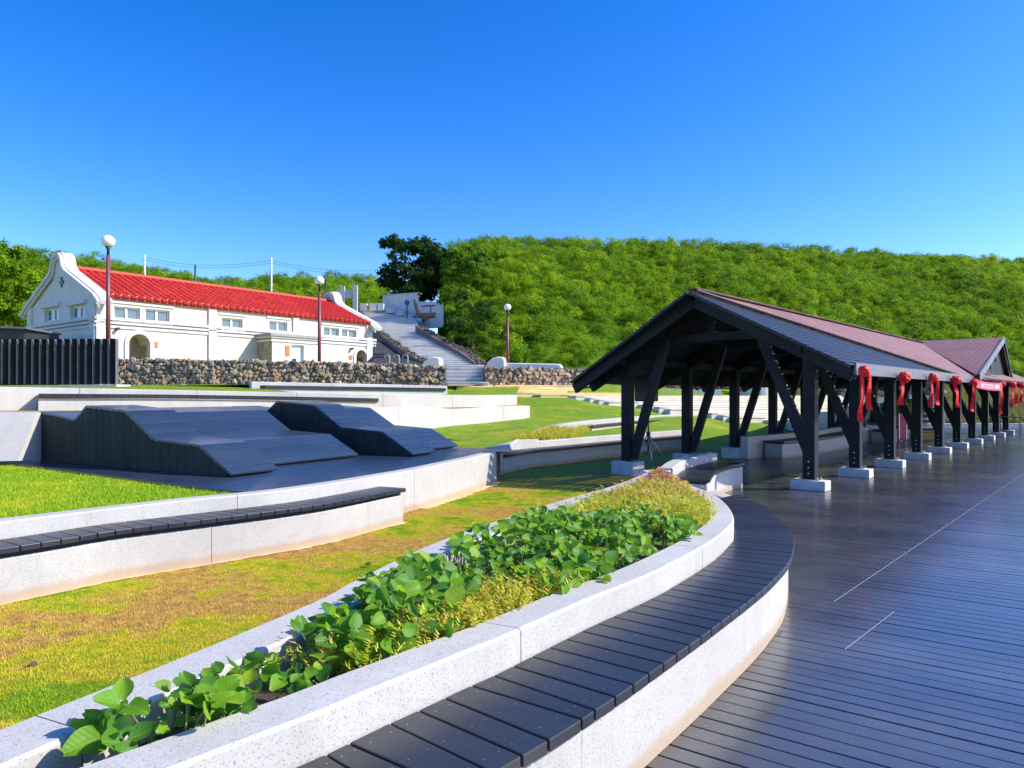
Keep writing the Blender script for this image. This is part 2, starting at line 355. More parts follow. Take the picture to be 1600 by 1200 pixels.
def stone_mat():
    nb = NB('rubble_stone'); r = objrand(nb); cell = nb.noise(2.5, 2, .5)
    c = nb.ramp(r, [(0, (.07, .07, .08)), (.22, (.15, .145, .14)), (.38, (.24, .21, .18)), (.54, (.42, .32, .22)), (.68, (.34, .28, .22)), (.80, (.54, .41, .27)), (.90, (.55, .27, .12)), (1, (.60, .53, .43))])
    c = nb.mix(nb.ramp(nb.noise(14, 5, .7), [(.35, 0), (.7, .6)]), c, (.12, .10, .085)); m = nb.set(c, .85); nb.bump(nb.noise(30, 5, .7), .5, .02); return m
STONE = stone_mat()
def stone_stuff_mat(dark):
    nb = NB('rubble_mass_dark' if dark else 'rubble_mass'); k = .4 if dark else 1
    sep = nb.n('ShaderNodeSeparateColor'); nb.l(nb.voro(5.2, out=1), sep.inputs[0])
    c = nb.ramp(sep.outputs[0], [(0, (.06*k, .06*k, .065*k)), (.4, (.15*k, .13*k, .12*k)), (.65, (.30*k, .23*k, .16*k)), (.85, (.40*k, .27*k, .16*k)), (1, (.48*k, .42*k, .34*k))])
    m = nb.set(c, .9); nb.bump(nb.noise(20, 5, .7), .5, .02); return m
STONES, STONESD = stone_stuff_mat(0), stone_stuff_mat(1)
MORTAR = mat_plain('mortar', (.17, .14, .11), .95, .4, 8)
STEPY = mat_plain('yellow_concrete', (.85, .66, .32), .85, .12, 2)
PATHM = mat_plain('path_concrete', (.70, .68, .62), .85, .12, 1.5)
CHALK = mat_plain('chalk', (.26, .27, .30), .9, .2, 30)
TRIM = mat_plain('beige_trim', (.50, .46, .38), .6, .1, 10)

# ------------------------------------------------------------------ geometry-node scatter (stuff)
def make_coll(name, meshes):
    c = bpy.data.collections.new(name)
    for m in meshes:
        o = bpy.data.objects.new(name+'_source', m); c.objects.link(o)
    return c
def scatter(name, pts, coll, rots, scls, label=None, cat=None, idx=None, parent=None):
    me = bpy.data.meshes.new(name); me.from_pydata([tuple(p) for p in pts], [], [])
    a = me.attributes.new('rot', 'FLOAT_VECTOR', 'POINT'); a.data.foreach_set('vector', np.array(rots, dtype=np.float32).ravel())
    a = me.attributes.new('scl', 'FLOAT_VECTOR', 'POINT'); a.data.foreach_set('vector', np.array(scls, dtype=np.float32).ravel())
    n = len(coll.objects)
    a = me.attributes.new('pick', 'INT', 'POINT'); a.data.foreach_set('value', np.array(idx if idx is not None else np.random.randint(0, n, len(pts)), dtype=np.int32))
    o = bpy.data.objects.new(name, me); link(o)
    if parent is not None: o.parent = parent; o.matrix_parent_inverse = Matrix.Translation(-Vector(parent.location))
    ng = bpy.data.node_groups.new(name, 'GeometryNodeTree')
    ng.interface.new_socket('Geometry', in_out='INPUT', socket_type='NodeSocketGeometry'); ng.interface.new_socket('Geometry', in_out='OUTPUT', socket_type='NodeSocketGeometry')
    N = ng.nodes.new; gi = N('NodeGroupInput'); go = N('NodeGroupOutput'); ci = N('GeometryNodeCollectionInfo'); ci.inputs['Collection'].default_value = coll
    ci.inputs['Separate Children'].default_value = True; ci.inputs['Reset Children'].default_value = True
    ip = N('GeometryNodeInstanceOnPoints'); ip.inputs['Pick Instance'].default_value = True
    def attr(nm, ty):
        x = N('GeometryNodeInputNamedAttribute'); x.data_type = ty; x.inputs['Name'].default_value = nm
        return next(s for s in x.outputs if s.enabled and s.name == 'Attribute')
    L = ng.links.new
    L(gi.outputs[0], ip.inputs['Points']); L(ci.outputs[0], ip.inputs['Instance']); L(attr('pick', 'INT'), ip.inputs['Instance Index'])
    e2r = N('FunctionNodeEulerToRotation'); L(attr('rot', 'FLOAT_VECTOR'), e2r.inputs[0]); L(e2r.outputs[0], ip.inputs['Rotation'])
    L(attr('scl', 'FLOAT_VECTOR'), ip.inputs['Scale']); L(ip.outputs[0], go.inputs[0])
    md = o.modifiers.new('scatter', 'NODES'); md.node_group = ng
    o['kind'] = 'stuff'
    if label: o['label'] = label
    if cat: o['category'] = cat
    return o
def rnd_rots(n, tilt=.25):
    return [(random.uniform(-tilt, tilt), random.uniform(-tilt, tilt), random.uniform(0, 6.283)) for _ in range(n)]
def clump_mesh(name, mats, n, leaf, rx=1, rz=.8, nclus=26, flat=.5):
    rng = np.random.default_rng(abs(hash(name)) % 1000 if False else len(name)*7+n)
    V = []; Fc = []; Mi = []
    cen = []
    for i in range(nclus):
        a = rng.uniform(0, 2*math.pi); z = rng.uniform(-.35, 1); r = math.sqrt(max(0, 1-z*z))*rng.uniform(.55, 1.0)
        cen.append((math.cos(a)*r*rx, math.sin(a)*r*rx, z*rz, rng.integers(0, len(mats))))
    for i in range(n):
        c = cen[rng.integers(0, nclus)]; p = np.array(c[:3])+rng.normal(0, .15, 3)*np.array([1, 1, .75])
        nrm = p/np.linalg.norm(p+1e-6)+rng.normal(0, .6, 3)+np.array([0, 0, .5]); nrm /= np.linalg.norm(nrm)
        t = np.cross(nrm, rng.normal(0, 1, 3)); t /= np.linalg.norm(t); b = np.cross(nrm, t)
        L = leaf*rng.uniform(.6, 1.3); W = L*flat; k = len(V)
        V += [tuple(p-t*L/2), tuple(p+b*W/2), tuple(p+t*L/2+nrm*(-.1*L)), tuple(p-b*W/2)]; Fc.append((k, k+1, k+2, k+3)); Mi.append(int(c[3]))
    me = bpy.data.meshes.new(name); me.from_pydata(V, [], Fc)
    for m in mats: me.materials.append(m)
    me.polygons.foreach_set('material_index', Mi); me.update(); return me
def tuft_mesh(name, mat, n, h, spread, w=.004):
    mb = MB()
    for i in range(n):
        a = random.uniform(0, 6.28); r = random.uniform(0, spread); x, y = math.cos(a)*r, math.sin(a)*r; b = random.uniform(0, 6.28); hh = h*random.uniform(.5, 1.2); ln = hh*random.uniform(.2, .9)
        dx, dy = math.cos(b), math.sin(b); mb.poly([(x-dy*w, y+dx*w, -.004), (x+dy*w, y-dx*w, -.004), (x+dx*ln, y+dy*ln, hh)])
    return mb.mesh(name, mat)

# ------------------------------------------------------------------ THE SETTING : ground, lawns
ux, uy = 988/math.hypot(988, F), F/math.hypot(988, F)
U = Vector((ux, uy, 0)); W = Vector((uy, -ux, 0))        # pavilion axis (away) and across (towards the camera's right)
def PV(D, t, z): return -D*W + t*U + Vector((0, 0, z))
def PVpx(D, px):                                       # t on line D seen at column px
    Y = F*D/(uy*(CX+F*ux/uy-px)); return (Y-D*ux)/uy
big = MB(); big.quad((-700, -200, -.5), (700, -200, -.5), (700, 1200, -.5), (-700, 1200, -.5))
tag(big.build('ground', GR_MID), kind='structure')

# planter / bench curves (world)
inner = [G(456,1198,.43), G(562,1148,.43), G(650,1108,.43), G(725,1073,.43), G(787,1045,.43), G(912,982,.43), G(1000,942,.43), G(1056,912,.43), G(1112,876,.43), G(1138,852,.43), G(1147,836,.43), G(1136,788,.57), G(1116,772,.57), G(1096,764,.57)]
for p in inner: p.z = 0
d0 = (inner[0]-inner[2]).normalized(); inner = [inner[0]+d0*2.6+Vector((-.5, .1, 0)), inner[0]+d0*1.2+Vector((-.1, .03, 0))] + inner
inner = catmull(inner, 10)
outer = [G(854,1158,.43), G(919,1116,.43), G(972,1082,.43), G(1046,1030,.43), G(1094,996,.43), G(1140,962,.43), G(1194,920,.43), G(1224,890,.43), G(1236,872,.43), G(1241,848,.43), G(1238,834,.43), G(1224,816,.43), G(1200,794,.43), G(1184,784,.43), G(1152,770,.43), G(1122,761,.43)]
for p in outer: p.z = 0
d0 = (outer[0]-outer[2]).normalized(); outer = [outer[0]+d0*2.6+Vector((-.5, .1, 0)), outer[0]+d0*1.2+Vector((-.1, .03, 0))] + outer
outer = catmull(outer, 10)
back = [G(0,1139,.57), G(300,1020,.57), G(500,936,.57), G(560,904,.57), G(695,842,.57), G(860,787,.57), G(957,759,.57), G(1006,740,.57), G(1021,734,.57)]
for p in back: p.z = 0
back = [back[0]+(back[0]-back[1]).normalized()*1.5] + back
back = catmull(back, 8)

# front turf strip (flat, z=0): from the planter's back wall to the stage wall and pavilion's left row
pl_mid = offset(back, .12)
gp = [Vector((-9, .2, 0))] + pl_mid + [PV(7.6, 12.6, 0), PV(7.55, 17, 0), PV(7.5, 24, 0), PV(7.5, 38, 0), Vector((14, 38, 0)), Vector((4, 20, 0)), Vector((-2, 20, 0)), Vector((-9, 12, 0))]
# build as a fine grid clipped by polygon
def inpoly(x, y, P):
    c = False; j = len(P)-1
    for i in range(len(P)):
        if ((P[i][1] > y) != (P[j][1] > y)) and (x < (P[j][0]-P[i][0])*(y-P[i][1])/(P[j][1]-P[i][1]+1e-12)+P[i][0]): c = not c
        j = i
    return c
def poly_ground(name, P, mat, z, **kw):
    from mathutils.geometry import tessellate_polygon
    P3 = [Vector((p[0], p[1], 0)) for p in P]; tri = tessellate_polygon([P3]); mb = MB()
    mb.v = [(p.x, p.y, z) for p in P3]; mb.f = [tuple(t) for t in tri]; mb.m = [0]*len(mb.f)
    me = mb.mesh(name, mat)
    o = bpy.data.objects.new(name, me); link(o)
    # make all normals up
    import bmesh
    bm = bmesh.new(); bm.from_mesh(me)
    for f in bm.faces:
        if f.normal.z < 0: f.normal_flip()
    bm.to_mesh(me); bm.free()
    return tag(o, **kw)
poly_ground('turf', gp, GR_DRY, -.004, kind='structure')

# ------------------------------------------------------------------ DECK
PD = Vector((1550, -F, 0)).normalized()        # plank run (towards the right and the camera)
PN = Vector((-PD.y, PD.x, 0))                  # across planks, away from the camera
pitch = .119
left_line = [p.copy() for p in catmull([inner[0], inner[30]], 2)]
def left_limit(q):
    # where the plank with PN.p = q may start (hidden under planter wall, benches or pavilion edge)
    best = None
    path = [p for p in offset(inner, -.08)] + [PV(7.45, 13.0, 0), PV(7.45, 40, 0)]
    for a, b in zip(path[:-1], path[1:]):
        qa, qb = a.dot(PN)-q, b.dot(PN)-q
        if qa*qb <= 0 and abs(qa-qb) > 1e-9:
            p = a.lerp(b, qa/(qa-qb)); s = p.dot(PD); best = s if best is None else min(best, s)
    return best if best is not None else -3
deck = bpy.data.objects.new('boardwalk_deck', None); link(deck); tag(deck, kind='structure')
seamP = G(1600, 740, 0); seamT = U.dot(seamP); seamD = -W.dot(seamP)       # the chalk line's distance from the axis
def seam_s(q, off):      # where the joint line crosses plank q
    # p = PD*s + PN*q lies on W.p = -(seamD)+off
    return (-(seamD)+off-W.dot(PN)*q)/W.dot(PD)
far = MB(); q = 1.2; i = 0
while q < 40:
    s0 = left_limit(q); s1 = s0+60 if q > 15 else max(s0+1, 26)
    js = []
    js = [seam_s(q, -.0), seam_s(q, 4.2), seam_s(q, 8.4)] if i % 2 else [seam_s(q, 2.1), seam_s(q, 6.3)]
    js = [s for s in js if s0+.4 < s < s1-.4]
    cuts = [s0]+js+[s1]
    for a, b in zip(cuts[:-1], cuts[1:]):
        zt = random.uniform(-.0015, .0015); c = PD*((a+b)/2)+PN*q+Vector((0, 0, -.02+zt)); w = pitch-random.choice([.007, .009, .013]); l = b-a-.004
        near = 2.2 < q < 13.5 and a < 14
        if near:
            mb = MB(); mb.box(c, (l, w, .04), (PD, PN, Vector((0,0,1)))); mb.build('deck_plank', DECK, deck, bevel=.003)
        else: far.box(c, (l, w, .04), (PD, PN, Vector((0,0,1))))
    q += pitch; i += 1
o = far.build('deck_planks_far', DECK, deck); o['kind'] = 'stuff'
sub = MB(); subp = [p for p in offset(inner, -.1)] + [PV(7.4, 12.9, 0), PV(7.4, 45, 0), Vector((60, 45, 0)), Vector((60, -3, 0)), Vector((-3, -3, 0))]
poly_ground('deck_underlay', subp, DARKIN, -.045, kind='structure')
# screws of the near planks
scr = MB(); q = 1.2; i = 0
while q < 8.5:
    s0 = left_limit(q)
    for k in range(14):
        s = math.floor(s0/.6)*.6+.6*k
        if s < s0+.3: continue
        for dq in (-.03, .03):
            c = PD*(s+random.uniform(-.006, .006))+PN*(q+dq)+Vector((0, 0, .0022))
            if c.y > .5: scr.poly([c+Vector((math.cos(t)*.0035, math.sin(t)*.0035, 0)) for t in [j*math.pi/3 for j in range(6)]])
    q += pitch
o = scr.build('screw_heads', STEEL, deck); o['kind'] = 'stuff'
# chalk line on the deck, two lengths
ch = MB()
for a, b in (((1303, 940), (1598, 741)), ((1320, 1015), (1398, 955))):
    A, B = G(*a, .004), G(*b, .004); n = Vector((-(B-A).y, (B-A).x, 0)).normalized()*.0032
    ch.quad(A-n, B-n, B+n, A+n)
o = ch.build('chalk_mark', CHALK, deck)

# ------------------------------------------------------------------ CURVED BENCH 1 + PLANTER
nP = 200
Ai = resample(inner, nP); Ao = resample(outer, nP)
Lo = arclen(outer); Li = arclen(inner); tot = Li[-1]
bench = empty('curved_bench', (1, 4, 0), 'long black slatted bench curving round the leafy planter in the foreground', 'bench')
def closest(P, q):
    best = None
    for a, b in zip(P[:-1], P[1:]):
        d = b-a; t = max(0, min(1, (q-a).dot(d)/max(d.length_squared, 1e-12))); p = a+d*t; e = (p-q).length_squared
        if best is None or e < best[0]: best = (e, p)
    return best[1]
mid = [(a+closest(outer, a))/2 for a in inner]+[(inner[-1]+outer[-1])/2]
mid = catmull(resample(mid, 26), 8); Lm = arclen(mid); npl = int(Lm[-1]/.139)
PL = []
for k in range(npl+1):
    m_ = at(mid, Lm, Lm[-1]*k/npl); PL.append((closest(inner, m_), closest(outer, m_)))
for k in range(npl):
    (a0, b0), (a1, b1) = PL[k], PL[k+1]
    if b0.y < .3 or (b1-b0).length < .02: continue
    ga = (a1-a0).normalized()*min(.0035, (a1-a0).length*.2); gb = (b1-b0).normalized()*.0045; dz = random.uniform(-.001, .001)
    ww = (b0-a0).normalized(); a0 = a0+ww*.012; a1 = a1+ww*.012
    bot = [a0+ga, b0+gb, b1-gb, a1-ga]; bo = [Vector((p.x, p.y, .385+dz)) for p in bot]; to = [Vector((p.x, p.y, .43+dz)) for p in bot]
    MB().hexa(bo, to).build('seat_plank', SEAT, bench, bevel=.005)
base_o = offset(Ao, -.045); base_i = [a.lerp(o_, .08) for a, o_ in zip(Ai, Ao)]
panel_wall(bench, 'base_panel', base_i, base_o, 0.002, .362, CONC, 1.9, .005, 1.0)
ribbon_wall(MB(), offset(Ao, -.20), offset(Ao, -.030), .363, .384, .002).build('edge_trim', TRIM, bench)
sc = MB()
for k in range(npl):
    (a0, b0), (a1, b1) = PL[k], PL[k+1]
    if b0.y < .3 or (b1-b0).length < .02: continue
    for f in (.14, .5, .86):
        for g in (.24, .76):
            c = a0.lerp(a1, g).lerp(b0.lerp(b1, g), f)+Vector((0, 0, .4325)); sc.poly([c+Vector((math.cos(t)*.0028, math.sin(t)*.0028, 0)) for t in [j*math.pi/3 for j in range(6)]])
o = sc.build('screw_heads', STEEL, bench); o['kind'] = 'stuff'

planter = empty('planter', (0, 3.5, 0), 'low curved planter of speckled concrete full of green leaves and yellow sedum', 'planter')
panel_wall(planter, 'front_wall_panel', offset(Ai, -.2), Ai, .002, .57, CONC, 2.05, .006, 3.95)
Bk = resample(back, 120)
panel_wall(planter, 'back_wall_panel', Bk, offset(Bk, .24), .002, .572, CONC, 2.4, .006, 1.6)
tipA = [back[-1].copy(), G(1055, 748, .57), Ai[-1].copy()]
for p in tipA: p.z = 0
tipA = catmull(tipA, 6)
ribbon_wall(MB(), [p+Vector((.0, .0, 0)) for p in offset(tipA, .17)], tipA, .002, .568).build('tip_wall', CONC, planter)
soilp = [p for p in offset(Bk, .1)] + [p for p in offset(tipA, .08)] + [p for p in offset(Ai, -.1)][::-1]
so = poly_ground('planting_soil', soilp, SOIL, .44); so.parent = planter; so.matrix_parent_inverse = Matrix.Translation(-Vector(planter.location))

# ------------------------------------------------------------------ BENCH 2 (under the near left corner of the pavilion)
p0, p1, p2, p3 = G(1021, 734, .57), G(1046, 720, .57), G(1075, 711.5, .57), G(1104, 707, .57)
C2 = catmull([Vector((p.x, p.y, 0)) for p in (p0+Vector((.12, .25, 0)), p1, p2, p3)], 8)
b2 = empty('curved_bench', (2.7, 11, 0), 'short dark bench with pale back wall under the near corner of the pavilion', 'bench')
C2 = resample(C2, 40); S2 = offset(C2, .62)
panel_wall(b2, 'back_wall_panel', offset(C2, -.0), offset(C2, .2), .002, .57, CONC, 1.6)
panel_wall(b2, 'base_panel', offset(C2, .25), offset(C2, .66), .002, .36, CONC, 1.6)
def seat_planks(parent, A, B, z, pitch=.145, th=.045, mat=SEAT, bevel=.004):
    LA, LB = arclen(A), arclen(B); n = max(2, int(LB[-1]/pitch))
    for k in range(n):
        t0, t1 = k/n, (k+1)/n; a0, a1 = at(A, LA, LA[-1]*t0), at(A, LA, LA[-1]*t1); b0, b1_ = at(B, LB, LB[-1]*t0), at(B, LB, LB[-1]*t1)
        ga = (a1-a0).normalized()*.004; gb = (b1_-b0).normalized()*.004; zz = (z if not isinstance(z, tuple) else z[0]+(z[1]-z[0])*(t0+t1)/2)
        P = [a0+ga, b0+gb, b1_-gb, a1-ga]
        MB().hexa([Vector((p.x, p.y, zz-th)) for p in P], [Vector((p.x, p.y, zz)) for p in P]).build('seat_plank', mat, parent, bevel=bevel)
seat_planks(b2, offset(C2, .21), offset(C2, .70), .43)

# bench 3/4 along the left row of posts
def straight_bench(t0, t1, lab, D0=7.55, flip=False):
    b = empty('curved_bench', PV(7, (t0+t1)/2, 0), lab, 'bench')
    A = [PV(D0, t0+(t1-t0)*k/20, 0)+W*(.25*math.sin(k/20*math.pi)) for k in range(21)]
    panel_wall(b, 'back_wall_panel', A, offset(A, .2), .002, .56, CONC, 2.0)
    A2 = A[2:]; panel_wall(b, 'base_panel', offset(A2, .26), offset(A2, .72), .002, .36, CONC, 2.0)
    seat_planks(b, offset(A2, .21), offset(A2, .77), .43, bevel=0)
straight_bench(17.0, 24.3, 'black topped bench between the pavilion posts, behind the first right post')
straight_bench(25.4, 29.2, 'farther dark bench in the pavilion shade, left of the crimson case', 7.2)

# ------------------------------------------------------------------ STAGE: front wall with bench, lawn, deck, wave loungers
sw = [G(0,944,0), G(181,905,0), G(312,883,0), G(500,850,0), G(630,816,0)]
sw = [sw[0]+(sw[0]-sw[2]).normalized()*3+Vector((.1, 0, 0))]+sw
benchfront = catmull(sw, 8)                      # front face of bench wall
sf = [benchfront[0]+Vector((-.36, .26, 0)), benchfront[10]+Vector((-.36, .26, 0)), G(0,944,0)+Vector((-.36, .28, 0)), G(312,883,0)+Vector((-.37, .25, 0)), G(500,850,0)+Vector((-.35, .23, 0)), G(630,801,0)+Vector((.02, -.0, 0)), G(700,780,0), G(745,765,0), G(776,753,0)]
stagefront = catmull([sf[0]]+sf[2:], 8)
sb = empty('stage_wall', (-2, 10, 0), 'long white retaining wall curving along the dry turf below the wave loungers', 'wall')
panel_wall(sb, 'wall_panel', offset(stagefront, -.2), stagefront, -.02, .56, CONC, 2.9, .006, 2.2)
bb = empty('wall_bench', (-3, 7, 0), 'black slatted bench on a white wall left of the turf strip', 'bench')
panel_wall(bb, 'base_panel', offset(benchfront, -.33), benchfront, -.02, .345, CONC, 2.9, .006, 1.7)
seat_planks(bb, offset(benchfront, -.355), offset(benchfront, .045), .432, .145, .045)
ribbon_wall(MB(), offset(benchfront, -.25), offset(benchfront, -.04), .346, .385, .002).build('bearer', METDK, bb)
# lawn behind the stage wall
lawnP = [p for p in offset(stagefront, -.1)] + [G(782, 702, .5), Vector((-.2, 16.5, 0)), Vector((-3, 18, 0)), Vector((-12, 14, 0)), Vector((-13, 4, 0))]
poly_ground('turf', lawnP, GR_GRN, .50, kind='structure')
# stage deck
a_ = Vector((.866, -.5, 0)); b_ = Vector((.5, .866, 0)); O_ = Vector((-7.12, 10.9, 0))
def LP(s, w, z): return O_+a_*s+b_*w+Vector((0, 0, z))
# position check points from the photograph
edge0 = G(5, 722, .562); edge1 = G(345, 766, .562)
stg = bpy.data.objects.new('stage_deck', None); link(stg); tag(stg, kind='structure')
# planks run along a_ direction, clipped against stagefront line and the left edge
ed = (edge1-edge0).normalized(); en = Vector((ed.y, -ed.x, 0))   # points toward the camera
far_edge = 7.6; k = 0; w = -1.2
SFo = offset(stagefront, -.205)
def clip_s(w):
    best = 99
    for a, b in zip(SFo[:-1], SFo[1:]):
        wa, wb = (a-O_).dot(b_)-w, (b-O_).dot(b_)-w
        if wa*wb <= 0 and abs(wa-wb) > 1e-9:
            p = a.lerp(b, wa/(wa-wb)); best = min(best, (p-O_).dot(a_))
    return best
def lo_s(w):      # front-left edge
    wa = (edge0-O_).dot(b_); wb = (edge1-O_).dot(b_); 
    return None
e0a, e0b = (edge0-O_).dot(a_), (edge0-O_).dot(b_); e1a, e1b = (edge1-O_).dot(a_), (edge1-O_).dot(b_)
w = min(e0b, e1b)-.02
def s_end(w):
    s1 = clip_s(w)
    if s1 > 20: s1 = 5.4
    if w < max(e0b, e1b):
        t = (w-e0b)/(e1b-e0b)
        if e1b > e0b: s1 = min(s1, e0a+(e1a-e0a)*t)
    return s1
def s_beg(w):
    s0 = e0a-.3
    if w < max(e0b, e1b) and e1b < e0b: s0 = max(s0, e0a+(e1a-e0a)*(w-e0b)/(e1b-e0b))
    return s0
while w < 5.7:
    wa, wb = w-.064, w+.064; q0, q1, q2, q3 = s_beg(wa), s_end(wa), s_end(wb), s_beg(wb)
    if q1-q0 > .3:
        P = [LP(q0, wa, 0), LP(q1, wa, 0), LP(q2, wb, 0), LP(q3, wb, 0)]
        MB().hexa([Vector((p.x, p.y, .522)) for p in P], [Vector((p.x, p.y, .562)) for p in P]).build('deck_plank', LNG, stg)
    w += .137
# skirt
# wave loungers
prof = [(-.43, .775), (0, .74), (.55, .67), (.86, .88), (1.85, .82), (2.50, .44), (3.46, .39), (4.11, .05)]
def wave(shift, w0, w1, label, hs):
    e = empty('wave_lounger', LP(2+shift, (w0+w1)/2, .6), label, 'lounger')
    z0 = .564; P = [(s+shift, z*hs) for s, z in prof]
    body = [LP(P[0][0]+.02, w0+.03, z0)] + [LP(s, w0+.03, z0+max(z-.045, 0)) for s, z in P[:-1]] + [LP(P[-1][0]-.09, w0+.03, z0+.002)]
    MB().prism(body, b_*(w1-w0-.06)).build('frame', METDK, e)
    for (s0, h0), (s1, h1) in zip(P[:-1], P[1:]):
        L = math.hypot(s1-s0, h1-h0); n = max(1, round(L/.135)); d = Vector((a_.x*(s1-s0), a_.y*(s1-s0), h1-h0)).normalized(); nn = b_.cross(d)
        if nn.z < 0: nn = -nn
        for k in range(n):
            t = (k+.5)/n; c = LP(s0+(s1-s0)*t, (w0+w1)/2, z0+h0+(h1-h0)*t)-nn*.018
            MB().box(c, (L/n-.011, w1-w0-.012, .036), (d, b_, nn)).build('top_plank', LNG, e, bevel=.004)
    s = P[0][0]+.02; pw = .172
    def hh(x):
        for (s0, h0), (s1, h1) in zip(P[:-1], P[1:]):
            if s0 <= x <= s1: return h0+(h1-h0)*(x-s0)/(s1-s0)
        return 0
    while s < P[-1][0]-.15:
        s2 = min(s+pw-.008, P[-1][0]-.1); mids = [x for x, _ in P if s+.005 < x < s2-.005]
        top = [LP(x, w0+.004, z0+hh(x)-.04) for x in [s]+mids+[s2]]
        if top[-1].z > z0+.02 or top[0].z > z0+.02:
            MB().prism([LP(s, w0+.004, z0+.001), LP(s2, w0+.004, z0+.001)]+top[::-1], b_*.022).build('side_board', CLAD, e)
        s += pw
wave(.05, 0, .765, 'nearest stepped lounger, its side of upright grey boards facing the lawn', 1)
wave(-.60, .84, 3.04, 'wide wave lounger set back beside the nearest boarded one', .93)
wave(.20, 3.46, 4.14, 'lounger pushed forward in the middle with a black side in shade', 1.05)
wave(-.34, 4.16, 5.6, 'farthest wave lounger nearest the green lawn and stair', .93)

# ------------------------------------------------------------------ tiers behind
def tier(label, rows, thick, seat=None, mat=PCONC, name='terrace_wall', plen=2.6, cat='wall'):
    # rows: (px, ytop, ybot, depth)
    T = catmull([Q(a, b, d) for a, b, c, d in rows], 8); Bq = catmull([Q(a, c, d) for a, b, c, d in rows], 8)
    e = empty(name, T[len(T)//2], label, cat)
    A = [Vector((p.x, p.y, 0)) for p in T]; Bk_ = offset(A, -thick)
    n = len(A); L = arclen(A); cuts = [0]; s = plen
    while s < L[-1]-.5: cuts.append(s); s += plen
    cuts.append(L[-1])
    for a, b in zip(cuts[:-1], cuts[1:]):
        m = max(2, int((b-a)/.3)+1); SA, SB, ZB, ZT = [], [], [], []
        for k in range(m):
            s = a+.006+(b-a-.012)*k/(m-1); SA.append(at(A, L, s)); SB.append(at(Bk_, arclen(Bk_), arclen(Bk_)[-1]*s/L[-1]))
            i = np.interp(s, L, range(n)); i0 = int(min(i, n-2)); f = i-i0
            ZT.append(T[i0].z*(1-f)+T[i0+1].z*f); ZB.append(Bq[i0].z*(1-f)+Bq[i0+1].z*f-.05)
        ribbon_wall(MB(), SB, SA, ZB, ZT, .01).build('wall_panel', mat, e)
    return e
tier('lowest white terrace wall, behind the wave loungers and ending on the lawn', [(330,640,668,14.0), (420,638,670,15.0), (560,637,672,17), (640,636.5,670,18.6), (700,636,668,20.3), (770,635,661.5,22.2), (828,634,654.5,24)], .3)
A_rows = [(-90,603,641,14.8), (0,604.5,640,15.7), (200,608,640,17.3), (400,612,638,19.1), (590,615.5,637,21.1), (700,617,636.5,22.8), (760,617.3,634.5,24), (808,617,631.5,25.5)]
tier('middle white terrace wall running from the black fence to the lawn', A_rows, .3)
B_rows = [(393,596,613,22), (500,598.5,615,23.2), (600,600.5,617,24.6), (699,603,618.5,26)]
tier('upper white terrace wall right below the rubble stone wall', B_rows, .35)
# seats on the tiers (black slatted line benches)
def tier_bench(label, rows, depth, face_drop):
    T = catmull([Q(a, b, d) for a, b, d in rows], 6); A = [Vector((p.x, p.y, 0)) for p in T]; z = [p.z for p in T]
    e = empty('wall_bench', T[len(T)//2], label, 'bench')
    n = len(A); ribbon_wall(MB(), [p for p in offset(A, -depth+.03)], offset(A, -.05), [q-face_drop for q in z], [q-.10 for q in z], .005).build('base', PCONC, e)
    LA = arclen(A); Bf = offset(A, -depth); LB = arclen(Bf); m = int(LA[-1]/.15)
    for k in range(m):
        t0, t1 = k/m, (k+1)/m; zz = float(np.interp((t0+t1)/2*(n-1), range(n), z))
        P = [at(Bf, LB, LB[-1]*t0), at(A, LA, LA[-1]*t0), at(A, LA, LA[-1]*t1-.006), at(Bf, LB, LB[-1]*t1-.006)]
        MB().hexa([Vector((p.x, p.y, zz-.10)) for p in P], [Vector((p.x, p.y, zz)) for p in P]).build('seat_plank', SEAT, e)
tier_bench('thin dark bench along the middle terrace wall behind the loungers', [(60,615,15.8), (200,616.5,16.8), (400,619.5,18.55), (592,622.5,20.6)], .42, .62)
tier_bench('thin dark bench along the upper terrace wall below the stones', [(415,602,21.4), (500,603.5,22.6), (600,605,24), (697,606.5,25.4)], .42, .55)
# left stage wall with slanted end
lw = empty('terrace_wall', Q(30, 700, 11.5), 'speckled white wall stub at the left edge beside the boarded lounger', 'wall')
a, b, c_, d_ = Q(-220, 645, 10.15), Q(57, 645, 10.95), Q(28, 720, 10.6), Q(-220, 724, 9.9)
c2_ = Q(57.5, 719, 10.97); a2_ = a+Vector((-.2, 1.2, 0)); b2_ = b+Vector((0, .5, 0)); lm = MB(); lm.quad(d_, c_, b, a); lm.poly([c_, c2_, b]); lm.quad(a, b, b2_, a2_); lm.poly([c2_, c2_+Vector((0, .5, 0)), b2_, b]); lm.build('wall_block', CONC, lw)
# terraces (turf) between the walls
mb = loft(MB(), [Q(-120,643,14), Q(60,646,13.5), Q(420,640,16.5), Q(640,637.5,18.8), Q(828,635,24.2)], [Q(-120,641,15.3), Q(60,640.5,16.6), Q(400,638.5,19.3), Q(700,637,22.9), Q(812,632,25.6)], 30, 5)
tag(mb.build('turf', GR_DRY, smooth=True), kind='structure')
mb = loft(MB(), [Q(-120,604,15.0), Q(0,605.2,15.95), Q(200,608.8,17.5), Q(400,612.8,19.3), Q(590,616,21.3), Q(700,617.5,23.0), Q(806,617.6,25.8)], [Q(-120,602,24.6), Q(0,602,24.6), Q(178,601.6,24.35), Q(300,600.8,24.55), Q(345,600.6,24.8), Q(388,601.5,24.95), Q(420,613,25), Q(560,615.5,26.4), Q(690,617,27.2), Q(725,605,29.5), Q(812,604,31)], 40, 8)
tag(mb.build('turf', GR_GRN, smooth=True), kind='structure')
